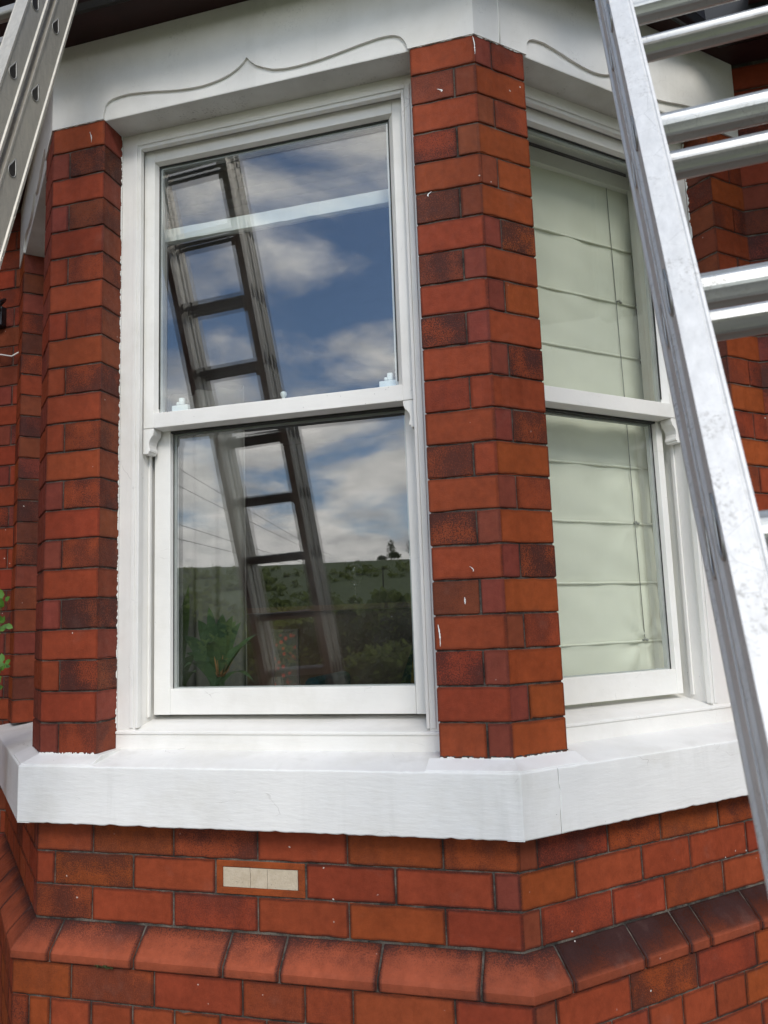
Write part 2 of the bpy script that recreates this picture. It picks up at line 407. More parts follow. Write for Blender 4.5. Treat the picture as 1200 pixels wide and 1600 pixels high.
M_BR = m_brick('brick', .5); M_BRP = m_brick('brick_plinth', 1.6)
M_MD = m_mortar('mortar_dark', (.030, .024, .020, 1), (.15, .125, .10, 1))
M_MG = m_mortar('mortar_grey', (.030, .025, .020, 1), (.17, .145, .115, 1))
M_PW = m_paint('white_gloss_paint', grain=(1, 1, .25), crack=.35, dirt=.45)
M_PWH = m_paint('white_gloss_paint_rail', grain=(.25, 1, 1), crack=.35, dirt=.42)
M_PS = m_paint('white_masonry_paint', c=(.79, .785, .755), grain=(.3, .3, 1.5), crack=.45, dirt=.45, drip=.26, bst=.42, gsc=70, rough=.5)
M_PL = m_paint('white_lintel_paint', c=(.80, .785, .74), grain=(1, 1, 1), crack=.2, dirt=.45, drip=.16, bst=.2, gsc=35, rough=.5, mild=.35)
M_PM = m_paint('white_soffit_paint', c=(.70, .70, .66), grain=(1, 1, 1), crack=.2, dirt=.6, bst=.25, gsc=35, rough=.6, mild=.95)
M_MAR = plain('maroon_paint', (.026, .005, .004), .6, nz=.25)
M_BLK = plain('black_plastic', (.012, .012, .014), .3)
M_GL = m_glass()
M_SPC = plain('spacer_bar', (.42, .44, .42), .5, .3)
M_PUT = plain('dark_seal', (.025, .025, .022), .7)
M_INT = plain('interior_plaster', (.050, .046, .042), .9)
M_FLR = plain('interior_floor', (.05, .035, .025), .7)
M_ROOF = plain('slate', (.07, .07, .08), .6, nz=.3)

# brick tints: colour + burn strength in alpha
def tint(kind='main', burn=0.):
    k = random.uniform(.91, 1.09); h = random.uniform(-.009, .009)
    base = dict(main=(.246, .050, .019), orange=(.258, .056, .016), red=(.238, .045, .019), purple=(.195, .045, .028), brown=(.190, .048, .022), dark=(.125, .033, .021))[kind]
    return (base[0]*k, (base[1]+h*.4)*k, base[2]*k, burn)

# ------------------------------------------------------------------ the house
house = thing('brick_house', 'red brick house front with a white painted three sided bay window', 'house', (-W/2, .4, GZ))
def wrapR(lf, ls, dep=.1):     # quoin brick round the right corner: lf on the front, ls on the side
    return [(-lf, 0), (0, 0), right(ls), right(ls, dep), (-dep*TN, dep), (-lf, dep)]
def wrapL(lf, ls, dep=.1):
    return [left(ls), (-W, 0), (-W+lf, 0), (-W+lf, dep), (-W+dep*TN, dep), left(ls, dep)]
def run(fn, a, b, dep=.1, d0=0):
    if fn is left: return [left(b, d0), left(a, d0), left(a, dep), left(b, dep)]
    return [fn(a, d0), fn(b, d0), fn(b, dep), fn(a, dep)]
G = .0021   # half joint
def zr(n): return n*H+G, (n+1)*H-G

def pier_pair():
    WL = XL+W     # front width of the left pier
    # near right pier and near left pier: L-shaped quoins and closers alternate
    mb = MB(); ml = MB()
    for n in range(22):
        z0, z1 = zr(n); z1 = min(z1, 1.757)
        if n % 2:   # stretcher on the front, short return on the side, closer on the side
            t = tint(random.choice(('main', 'red', 'main'))); r = tint('purple' if random.random() < .7 else 'brown')
            brick(mb, wrapR(.1649, .054-G), z0, z1, [t, r, r, t, t, t])
            t2 = tint(random.choice(('main', 'orange')), random.choice((0, .45, .7, .9))); brick(mb, run(right, .054+G, WA), z0, z1, [t2]*4)
            t = tint(random.choice(('main', 'red'))); r = tint('purple')
            q = tint('brown' if random.random() < .6 else 'purple', random.choice((0, .2)))
            brick(ml, wrapL(WL, .054-G), z0, z1, [r, t, q, t, t, r])
            t2 = tint('purple', random.choice((0, .3))); brick(ml, run(left, .054+G, WA), z0, z1, [t2]*4)
        else:
            t = tint(random.choice(('orange', 'orange', 'main'))); r = tint(random.choice(('purple', 'purple', 'brown', 'red')))
            brick(mb, wrapR(.0545-G, WA), z0, z1, [r, t, t, t, t, r])
            bu = random.choice((.4, .6, .75, .9, .3)); t2 = tint(random.choice(('main', 'red', 'brown')), bu if n > 0 else .1)
            if n in (7,): t2 = tint('dark', .9)
            brick(mb, [(-.1649, 0), (-.0545-G, 0), (-.0545-G, .1), (-.1649, .1)], z0, z1, [t2]*4)
            r = tint('purple' if random.random() < .7 else 'red')
            brick(ml, wrapL(.0565-G, WA), z0, z1, [r, r, r, r, r, r])
            bu = random.choice((.3, .55, .75, .9, .6)); t2 = tint(random.choice(('main', 'red', 'brown')), bu)
            brick(ml, [(-W+.0565+G, 0), (XL, 0), (XL, .1), (-W+.0565+G, .1)], z0, z1, [t2, tint('brown', bu), t2, t2])
    for m_, lab, core in ((mb, 'brick pier right of the front window, two faced at the bay corner', [(-.1649, 0), (0, 0), right(WA), right(WA, .1), (-.1*TN, .1), (-.1649, .1)]),
                          (ml, 'brick pier left of the front window, beside the slanting bay side', [left(WA), (-W, 0), (XL, 0), (XL, .1), (-W+.1*TN, .1), left(WA, .1)])):
        p = build(m_, 'brick_pier', M_BR, house, lab, fix=True)
        c = MB(); c.prism(offset_poly(core, .0035), .0, 1.757); build(c, 'mortar', M_MD, p, fix=True)
    for fn, lab in ((right, 'far brick pier where the right bay side meets the house wall'), (left, 'far brick pier of the left bay side, beside the house wall')):
        mb = MB()
        for n in range(22):
            z0, z1 = zr(n); z1 = min(z1, 1.757)
            rv = tint(random.choice(('brown', 'dark', 'purple', 'red')), random.choice((0, .3, .7)))
            if n % 2:
                t = tint(random.choice(('main', 'orange'))); P = run(fn, WB, SE); c = [t]*4
                c[3 if fn is right else 1] = rv
                brick(mb, P, z0, z1, c)
            else:
                for a, b in ((WB, .948-G), (.948+G, SE)):
                    t = tint(random.choice(('main', 'red')), random.choice((0, .5, .8))); c = [t]*4
                    if a == WB: c[3 if fn is right else 1] = rv
                    brick(mb, run(fn, a, b), z0, z1, c)
        p = build(mb, 'brick_pier', M_BR, house, lab, fix=True)
        c = MB(); c.prism(offset_poly(run(fn, WB, SE+.05), .0035), 0, 1.757); build(c, 'mortar', M_MD, p, fix=True)
pier_pair()

RIM[0] = .60
# wall under the sill: rows A, B, C then the chamfered plinth course and rows below
def wall_row(mb, z0, z1, fr, wl, rt, lt, d=0., burnp=.45, vent=None):
    """fr: perpends on the front; wl: wrap lengths (left,right); rt/lt perpends on the sides; d outward offset"""
    dep = .1
    def PR(s, e): return right(s, e-d)
    def PL(s, e): return left(s, e-d)
    g = G*.95
    def kinds():
        b = random.random() < burnp
        return tint(random.choice(('main', 'red', 'main', 'orange')), random.choice((.25, .45, .7)) if b else 0.)
    cr = (d*TN, -d); ci = ((d-dep)*TN, dep-d); cl = (-W-d*TN, -d); cli = (-W-(d-dep)*TN, dep-d)
    t = kinds(); r = tint('purple' if random.random() < .5 else 'red')
    brick(mb, [PL(wl[0]-g, 0), cl, (fr[0]-g, -d), (fr[0]-g, dep-d), cli, PL(wl[0]-g, dep)], z0, z1, [r, t, t, t, t, r])
    for a, b in zip(fr[:-1], fr[1:]):
        if vent and abs(a-vent) < .02: continue
        t = kinds(); brick(mb, [(a+g, -d), (b-g, -d), (b-g, dep-d), (a+g, dep-d)], z0, z1, [t]*4)
    t = kinds(); r = tint('brown' if wl[1] < .1 else 'main'); 
    if wl[1] > .1: t, r = tint('purple'), tint('orange')
    brick(mb, [(fr[-1]+g, -d), cr, PR(wl[1]-g, 0), PR(wl[1]-g, dep), ci, (fr[-1]+g, dep-d)], z0, z1, [t, r, r, r, t, t])
    q = [wl[1]]+rt
    for a, b in zip(q[:-1], q[1:]):
        t = kinds(); brick(mb, [PR(a+g, 0), PR(b-g, 0), PR(b-g, dep), PR(a+g, dep)], z0, z1, [t]*4)
    q = [wl[0]]+lt
    for a, b in zip(q[:-1], q[1:]):
        t = kinds(); brick(mb, [PL(b-g, 0), PL(a+g, 0), PL(a+g, dep), PL(b-g, dep)], z0, z1, [t]*4)
mb = MB()
frA = [-1.0656, -.8387, -.6158, -.3910, -.1670]; frB = [-1.1768, -.9505, -.7252, -.4947, -.2789, -.0564]
sA = [.264, .437, .646, .86, .995]; sB = [.3677, .5336, .7459, .92, .995]
wall_row(mb, ZC+2*H+.002, ZC+3*H-.001, frA, (.054, .0537), sA, sA, 0, .55)
wall_row(mb, ZC+H+.002, ZC+2*H-.002, frB, (.1587, .1587), sB, sB, 0, .4, vent=-.7252)
wall_row(mb, ZC+.002, ZC+H-.002, frA, (.054, .0537), sA, sA, 0, .5)
lw = build(mb, 'lower_wall', M_BRP, house, fix=True)
def ring(d, dep): return [left(SE, -d), (-W-d*TN, -d), (d*TN, -d), right(SE, -d), right(SE, dep), (-dep*TN, dep), (-W+dep*TN, dep), left(SE, dep)]
c = MB(); c.prism(ring(-.0026, .12), -.48, -.150); build(c, 'mortar', M_MG, lw, fix=True)
# ventilator: a pale blanked plate in a terracotta surround
mb = MB(); t = tint('orange', .25); t = (t[0]*1.05, t[1]*1.1, t[2], .25)
a0, a1, z0, z1 = -.7252+G, -.4947-G, ZC+H+.002, ZC+2*H-.002
b0, b1, y0, y1 = -.7065, -.5135, ZC+H+.0175, ZC+2*H-.0165
for q in ((a0, a1, z0, y0), (a0, a1, y1, z1), (a0, b0, y0, y1), (b1, a1, y0, y1)): mb.box(q[0], q[1], 0, .1, q[2], q[3], t)
v = build(mb, 'air_vent', M_BRP, house, 'blocked ventilator with a pale cracked plate in a terracotta surround', fix=True); bev(v, .0012, 1)
def m_plate():
    m, nt, b, p = mat('vent_plate'); c = mix(nt, ramp(nt, noise(nt, p, 30, 6, .7), .35, .65), (.46, .38, .27), (.56, .48, .36))
    c = mix(nt, ramp(nt, noise(nt, p, 300, 3), .66, .72, 0, .7), c, (.12, .09, .07))
    L(nt, c, b.inputs['Base Color']); b.inputs['Roughness'].default_value = .9; bump(nt, b, noise(nt, p, 200, 5), .6, .002); return m
mb = MB()
def jag(x): return [(x+random.uniform(-.0014, .0014), y0+.001+(y1-y0-.002)*q/7) for q in range(8)]
L0 = [(b0+.0015, y0+.001+(y1-y0-.002)*q/7) for q in range(8)]; L3 = [(b1-.0015, z) for _, z in L0]; L1 = jag(b0+.071); L2 = jag(b0+.115)
for A_, B_ in ((L0, [(x-.0006, z) for x, z in L1]), ([(x+.0006, z) for x, z in L1], [(x-.0006, z) for x, z in L2]), ([(x+.0006, z) for x, z in L2], L3)):
    for q in range(7): mb.hexa([(A_[q][0], .0010, A_[q][1]), (B_[q][0], .0010, B_[q][1]), (B_[q][0], .05, B_[q][1]), (A_[q][0], .05, A_[q][1]), (A_[q+1][0], .0010, A_[q+1][1]), (B_[q+1][0], .0010, B_[q+1][1]), (B_[q+1][0], .05, B_[q+1][1]), (A_[q+1][0], .05, A_[q+1][1])])
build(mb, 'vent_plate', m_plate(), v)

# chamfered plinth bricks
mb = MB()
def cham(stations, dark, dz=0):
    top, ar, bot = ZC-.004, ZC-.0585, ZC-.0815
    g = random.uniform(.9, 1.08)
    base = (.330*g, .078*g, .036*g)
    dk = random.uniform(.5, .9) if not dark else 1.0
    a1 = 1.0*dk if not dark else 1.
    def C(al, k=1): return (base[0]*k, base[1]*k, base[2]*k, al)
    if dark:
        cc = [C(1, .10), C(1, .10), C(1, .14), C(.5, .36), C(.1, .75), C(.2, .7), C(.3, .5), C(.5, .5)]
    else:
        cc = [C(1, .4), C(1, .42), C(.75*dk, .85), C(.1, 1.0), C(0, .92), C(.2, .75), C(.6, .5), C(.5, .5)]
    prof = [(-.02, top), (.0005, top), (.020, top-.017), (.052, ar+.006), (.058, ar-.003), (.058, bot+.003), (.055, bot), (-.02, bot)]
    fn, sa, sb, mid = stations
    # worn, rounded ends: inset the profile a little at both ends, grime along the joints
    def inset(st, k, s_):
        return lambda d, z: st(d-(k if d > .01 else 0), z)
    def at(s_): return {'f': st_front, 'r': st_right, 'l': st_left}[s_[0]](s_[1])
    A_, B_ = at(sa), at(sb)
    def sh(e, dx): return (e[0], e[1]+dx)
    dA = -1 if sa[0] == 'l' and mid is not None else 1
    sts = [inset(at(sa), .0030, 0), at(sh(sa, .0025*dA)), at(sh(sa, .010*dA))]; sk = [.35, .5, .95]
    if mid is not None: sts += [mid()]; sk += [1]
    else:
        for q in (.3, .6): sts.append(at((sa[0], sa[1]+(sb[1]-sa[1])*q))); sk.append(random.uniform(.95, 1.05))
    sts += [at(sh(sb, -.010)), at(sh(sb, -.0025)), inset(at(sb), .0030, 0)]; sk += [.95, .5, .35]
    sweep(mb, prof, sts, pc=cc, sk=sk)
cf = [-1.1459, -.9138, -.6815, -.5416, -.3125, -.0862]; g = .0027
cham((0, ('l', .10), ('f', cf[0]-g), st_cl), False)
for a, b in zip(cf[:-1], cf[1:]): cham((0, ('f', a+g), ('f', b-g), None), False)
cham((0, ('f', cf[-1]+g), ('r', .085-g), st_cr), False)
cs = [.085, .2986, .4426, .515, .70, .90, 1.02]
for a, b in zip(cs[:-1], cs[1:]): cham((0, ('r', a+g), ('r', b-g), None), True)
cs = [.10, .32, .54, .76, 1.02]
for a, b in zip(cs[:-1], cs[1:]): cham((0, ('l', a+g), ('l', b-g), None), False)
pc = build(mb, 'plinth_course', M_BRP, house, 'row of chamfered red plinth bricks, blackened on the right side', fix=True); bev(pc, .0022, 2)
c = MB(); sweep(c, [(-.05, ZC-.003), (-.004, ZC-.003), (.050, ZC-.061), (.050, ZC-.0835), (-.05, ZC-.0835)], [st_left(SE), st_cl(), st_cr(), st_right(SE)])
build(c, 'mortar', M_MG, pc, fix=True)
# rows below the plinth course
mb = MB(); D5 = .052; zt = ZC-.0845; row = 0
frD = [-1.0854, -.8594, -.6329, -.4817, -.3697, -.1437]; sD = [.2514, .466, .68, .88, .98]
frE = [-1.2043, -1.1432, -1.029, -.9165, -.8057, -.69, -.575, -.46, -.347, -.235, -.12, -.04]; sE = [.19, .30, .41, .52, .63, .74, .85, .98]
while zt > GZ-.05:
    if row % 4 == 1: wall_row(mb, zt-H+.004, zt, frE, (.07, .08), sE, sE, D5, .3)
    elif row % 2 == 0: wall_row(mb, zt-H+.004, zt, frD, (.06, .0386), sD, sD, D5, .3)
    else: wall_row(mb, zt-H+.004, zt, [q+.11 for q in frD[:-1]], (.15, .16), [.36, .57, .78, .98], [.36, .57, .78, .98], D5, .3)
    zt -= H; row += 1
bw = build(mb, 'base_wall', M_BRP, house, fix=True)
c = MB(); c.prism(ring(D5-.0035, .1), GZ-.1, ZC-.083); build(c, 'mortar', M_MG, bw, fix=True)

RIM[0] = .75
# house walls either side of the bay (running bond, same courses)
def side_wall(x0, x1, lab, ztop=2.0):
    mb = MB(); n = math.floor(GZ/H)
    while n*H < ztop:
        z0, z1 = zr(n); x = x0-(.114 if n % 2 else 0)
        while x < x1:
            a, b = max(x, x0)+G, min(x+.228, x1)-G
            if b-a > .01:
                t = tint(random.choice(('main', 'red', 'purple', 'brown')), random.choice((0, 0, .5, .8))); t = (t[0]*.9, t[1]*.85, t[2]*.9, t[3])
                brick(mb, [(a, YH), (b, YH), (b, YH+.1), (a, YH+.1)], z0, min(z1, ztop), [t]*4, seg=.05)
            x += .228
        n += 1
    p = build(mb, 'house_wall', M_BR, house, lab, fix=True)
    c = MB(); c.box(x0, x1, YH+.0035, YH+.16, GZ-.1, 3.6); build(c, 'mortar', M_MD, p)
side_wall(YH-.01, 2.6, 'house wall of red brick right of the bay')
side_wall(-W-2.9, -W-YH+.01, 'house wall of red brick left of the bay')

# stone sill, painted
def sill_prof():
    p = [(-.14, .004), (-.085, .0015), (.0, -.012), (.040, -.0178), (.0485, -.0195), (.0505, -.022)]
    p += [(.0508, -.022-.137*k/9*.985) for k in range(1, 9)]
    p += [(.0508, -.156), (.049, -.159), (-.14, -.159)]
    return p
_j = {}
def crack(s, sg):
    def f(d, z):
        j = _j.setdefault(round(z, 4), random.uniform(-.0016, .0016)); return right(s+j+sg*.0009, -d)
    return f
mb = MB(); sp = sill_prof()
def worn(st):
    jb = random.uniform(-.0009, .0009)+(random.uniform(.001, .0028) if random.random() < .09 else 0); jt = random.uniform(-.0006, .0006)-(random.uniform(.0005, .002) if random.random() < .07 else 0); jd = random.uniform(-.00008, .00008)
    def f(d, z):
        x, y = st(d+(jd if d > .045 else 0), z)
        return (x, y, jb if (z < -.15 and d > .03) else (jt if (d > .03 and z > -.03) else 0))
    return f
def fr_st(n): return [worn(st_front(-W+W*k/n)) for k in range(1, n)]
sweep(mb, sp, [st_left(SE), st_left(.5), st_left(.06), st_cl()]+fr_st(90)+[st_cr(), crack(.083, -1)])
sweep(mb, sp, [crack(.083, 1)]+[worn(st_right(.083+(SE-.083)*k/60)) for k in range(1, 60)]+[st_right(SE)])
# raised stoolings under the piers
def stool(fnA, fnB):   # outer line follows the front edge, inner line the pier foot
    pass
sweep(mb, [(-.10, -.02), (-.10, .0035), (.002, .0015), (.046, -.0165), (.046, -.03)], [st_front(-.190), st_front(-.168), st_cr(), st_right(WA+.004), st_right(WA+.02)])
sweep(mb, [(-.10, -.02), (-.10, .0035), (.002, .0015), (.046, -.0165), (.046, -.03)], [st_left(WA+.02), st_cl(), st_front(XL+.003), st_front(XL+.02)])
sill = build(mb, 'stone_sill', M_PS, house, 'thick white painted stone sill running round the bay', fix=True); bev(sill, .0015, 2)

# ragged paint line where masonry meets painted work
def ragged(mb, P, Q, out, nrm, wmin, wmax, n=60, th=.0007):
    """strip from P to Q, ragged on the 'out' side, lifted along nrm"""
    P, Q, out, nrm = map(Vector, (P, Q, out, nrm)); o = len(mb.v); wv = wmin
    for k in range(n+1):
        p = P.lerp(Q, k/n); wv = max(wmin, min(wmax, wv+random.uniform(-1, 1)*(wmax-wmin)*.8))
        if random.random() < .03: wv = wmax*random.uniform(.9, 1.3)
        mb.v += [tuple(p+nrm*.0003), tuple(p+nrm*th*1.4), tuple(p+out*wv*.7+nrm*th*1.4), tuple(p+out*wv+nrm*.0002)]
    for k in range(n):
        for j in range(3): mb.face((o+k*4+j, o+(k+1)*4+j, o+(k+1)*4+j+1, o+k*4+j+1))
mb = MB()
mb = MB(); ragged(mb, (XL+.0008, .088, .05), (XL+.0008, .088, 1.755), (0, -1, 0), (1, 0, 0), .0008, .0065, 520); build(mb, 'paint_edge', M_PW, house)
mb = MB(); ragged(mb, (-W, -.0009, .0015), (XL, -.0009, .0015), (0, 0, 1), (0, -1, 0), .0006, .0045, 150); build(mb, 'paint_edge', M_PW, house)
mb = MB(); ragged(mb, (-.165, -.0009, .0015), (0, -.0009, .0015), (0, 0, 1), (0, -1, 0), .0005, .004, 60); build(mb, 'paint_edge', M_PW, house)
p0 = right(0, -.0009); p1 = right(WA, -.0009)
mb = MB(); ragged(mb, (*p0, .0015), (*p1, .0015), (0, 0, 1), (C2, -C2, 0), .0005, .004, 60); build(mb, 'paint_edge', M_PW, house)
mb = MB(); ragged(mb, (*left(WB-.0008, .085), .03), (*left(WB-.0008, .085), 1.7), (*(Vector(left(0, -1))-Vector(left(0, 0))), 0), (C2, -C2, 0), .0008, .007, 300); build(mb, 'paint_edge', M_PW, house)
mb = MB(); ragged(mb, (*right(WB-.0008, .088), .03), (*right(WB-.0008, .088), 1.75), (*(Vector(right(0, -1))-Vector(right(0, 0))), 0), (-C2, -C2, 0), .0008, .008, 360); build(mb, 'paint_edge', M_PW, house)
mb = MB(); ragged(mb, (-W, -.0009, 1.7575), (XL, -.0009, 1.7575), (0, 0, -1), (0, -1, 0), .0003, .0025, 50); build(mb, 'paint_edge', M_PW, house)
mb = MB(); ragged(mb, (-.165, -.0009, 1.7575), (0, -.0009, 1.7575), (0, 0, -1), (0, -1, 0), .0003, .0025, 50); build(mb, 'paint_edge', M_PW, house)
mb = MB(); ragged(mb, (*p0, 1.7575), (*p1, 1.7575), (0, 0, -1), (C2, -C2, 0), .0005, .004, 50); build(mb, 'paint_edge', M_PW, house)
# a few brushed drips and smears on the pier bricks
def smear(x, z, ln, wd, lean, fn=front):
    pts = []; n = 14
    for k in range(n+1):
        t = k/n; pts.append((x+lean*math.sin(t*2.2)+random.uniform(-.0004, .0004), z-ln*t, wd*math.sin(math.pi*min(.97, t*.9+.08))*random.uniform(.35, 1.15)+.0002))
    o = len(mb.v)
    for q in pts:
        a, b = fn(q[0]-q[2], -.0012), fn(q[0]+q[2], -.0012); mb.v += [(*a, q[1]), (*b, q[1])]
    for k in range(n): mb.face((o+k*2, o+k*2+1, o+k*2+3, o+k*2+2))
mb = MB(); smear(-1.108, 1.728, .034, .0016, .006); build(mb, 'paint_smear', M_PW, house)
mb = MB(); smear(-.002, 1.752, .05, .0016, .004); build(mb, 'paint_smear', M_PW, house)
mb = MB(); smear(-.098, 1.63, .010, .0030, .012); build(mb, 'paint_smear', M_PW, house)
mb = MB(); smear(-.125, 1.36, .012, .0022, -.009); build(mb, 'paint_smear', M_PW, house)
mb = MB(); smear(-.155, .30, .05, .0018, .003); build(mb, 'paint_smear', M_PW, house)
mb = MB(); smear(-.075, .43, .012, .0013, .008); build(mb, 'paint_smear', M_PW, house)
mb = MB(); smear(-.09, .36, .016, .002, 0); build(mb, 'paint_smear', M_PW, house)
mb = MB()
def strip_dark(p, q, out, nrm): ragged(mb, p, q, out, nrm, .0006, .0035, 70, .0003)
mb = MB(); strip_dark((-.165, -.0012, .0045), (0, -.0012, .0045), (0, 0, 1), (0, -1, 0)); build(mb, 'grime_line', M_MD, house)
mb = MB(); q0 = right(0, -.0012); q1 = right(WA, -.0012); strip_dark((*q0, .0045), (*q1, .0045), (0, 0, 1), (C2, -C2, 0)); build(mb, 'grime_line', M_MD, house)

# ------------------------------------------------------------------ lintel fascia with ogee relief
FZ0, FZ1 = 1.757, 2.010
curveF = [(-1.0639, FZ0), (-1.0625, 1.775), (-1.0580, 1.795), (-1.0480, 1.807), (-1.0331, 1.8133), (-1.0081, 1.8165), (-.9811, 1.8174), (-.9400, 1.8125), (-.8971, 1.8062), (-.8550, 1.7985), (-.8128, 1.7927), (-.7780, 1.7898), (-.7478, 1.7894), (-.7180, 1.7920), (-.6905, 1.7971), (-.6650, 1.8050), (-.6424, 1.8170), (-.6270, 1.8290), (-.6164, 1.8420),
          (-.6060, 1.8280), (-.5900, 1.8130), (-.5660, 1.8000), (-.5402, 1.7890), (-.5100, 1.7835), (-.4795, 1.7821), (-.4400, 1.7832), (-.4033, 1.7860), (-.3660, 1.7905), (-.3300, 1.7961), (-.2980, 1.8010), (-.2703, 1.8043), (-.2480, 1.8068), (-.2270, 1.8072), (-.2120, 1.8060), (-.1997, 1.8030), (-.1880, 1.7965), (-.1783, 1.7850), (-.1720, 1.7720), (-.1693, FZ0)]
curveA = []
for x, z in curveF:
    t = (x+1.0639)/(1.0639-.1693); curveA.append((WA+.008+t*(WB-WA-.016), FZ0+(z-FZ0)*.93))
mb = MB()
prof = [(-.004, FZ0), (-.004, FZ1), (-.10, FZ1), (-.10, FZ0)]
sweep(mb, prof, [st_left(SE), st_cl(), st_cr(), st_right(SE)])
def relief(fn, s0, s1, curve, e0, e1, th=.0075):
    """upper board of the fascia: everything above the ogee line; e0/e1 mitre at corners (+1) or square (0)"""
    xs = [(s0, FZ0)]+[(s, z) for s, z in curve]+[(s1, FZ0)]
    P = []
    for (s, z) in xs:
        P.append((s, z))
    o = len(mb.v); n = len(P)
    def pos(s, d, e):
        return fn(s, d)
    for s, z in P:
        m0 = th*TN if (abs(s-s0) < 1e-6 and e0) else 0; m1 = th*TN if (abs(s-s1) < 1e-6 and e1) else 0
        so = s-m0*.5+m1*.5; fo = fn(so, -.0035); bo = fn(s, .004)
        mb.v += [(*fo, z), (*bo, z), (*fn(so, -.0035), FZ1)]
    for k in range(n-1):
        a = o+3*k; b = a+3
        mb.face((a, b, b+2, a+2)); mb.face((a+1, b+1, b, a))
relief(front, -W, 0, curveF, 1, 1)
relief(right, 0, SE, curveA, 1, 0)
relief(left, 0, SE, curveA, 1, 0)
# filler seam on the right fascia
fas = build(mb, 'lintel_fascia', M_PL, house, 'white lintel board with an ogee line over each window')
mb = MB()
for fn, s0, s1 in ((front, XL, XR), (right, WA, WB), (left, WA, WB)):
    P = [fn(s0, .0045), fn(s1, .0045), fn(s1, .0995), fn(s0, .0995)]
    mb.prism(P if fn is not left else P[::-1], FZ0-.0022, FZ0+.01)
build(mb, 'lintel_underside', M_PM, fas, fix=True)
mb = MB(); q = [right(.078, -.0042), right(.0835, -.0042)]
mb.tube([(*right(.080, -.0030), FZ0+.002), (*right(.0815, -.0030), 1.84), (*right(.080, -.0030), 1.93), (*right(.081, -.0030), FZ1)], .0022, 8)
build(mb, 'filler_seam', M_PW, fas)
# maroon soffit and black gutter
mb = MB()
sweep(mb, [(-.2, FZ1+.001), (.112, FZ1+.001), (.112, FZ1+.02), (-.2, FZ1+.02)], [st_x(-W-2.9), st_hl(), st_cl(), st_cr(), st_hr(), st_x(2.6)])
sweep(mb, [(-.1, FZ1+.0215), (.86, FZ1+.0215), (.86, FZ1+.06), (-.1, FZ1+.06)], [st_x(-W-2.9), lambda d, z: (-W-YH-.02, YH-d)])
sweep(mb, [(-.1, FZ1+.0215), (.86, FZ1+.0215), (.86, FZ1+.06), (-.1, FZ1+.06)], [lambda d, z: (YH+.02, YH-d), st_x(2.6)])
sf = build(mb, 'soffit_board', M_MAR, house, fix=True)
mb = MB()
gp = [(.108, FZ1+.03), (.108, FZ1-.002), (.115, FZ1-.012), (.135, FZ1-.022), (.160, FZ1-.024), (.200, FZ1-.016), (.228, FZ1+.004), (.238, FZ1+.05), (.230, FZ1+.05), (.19, FZ1+.01), (.16, FZ1-.01), (.125, FZ1)]
sweep(mb, gp, [st_x(-W-2.9), st_hl(), st_cl(), st_cr(), st_hr(), st_x(2.6)])
gp2 = [(d+.76, z+.01) for d, z in gp]
sweep(mb, gp2, [st_x(-W-2.9), lambda d, z: (-W-YH-.02, YH-d)]); sweep(mb, gp2, [lambda d, z: (YH+.02, YH-d), st_x(2.6)])
build(mb, 'gutter', M_BLK, house, 'black rain gutter under the roof edge', fix=True)
mb = MB()
def roofring(d, z): return [(-W-2.9, YH-d, z), (-W-YH+d*TN, YH-d, z), (-W-d*TN, -d, z), (d*TN, -d, z), (YH-d*TN, YH-d, z), (2.6, YH-d, z)]
lo, hi = roofring(.16, FZ1+.05), [(-W-2.9, YH+.05, 2.55), (-W-YH, YH+.05, 2.55), (-W+.1, YH-.02, 2.6), (-.1, YH-.02, 2.6), (YH, YH+.05, 2.55), (2.6, YH+.05, 2.55)]
lo2 = [(x, y, z-.03) for x, y, z in lo]
o = mb.add(lo+hi+lo2, [])
for k in range(5): mb.face((k, k+1, 7+k, 6+k)); mb.face((12+k, 13+k, k+1, k))
build(mb, 'roof', M_ROOF, house)

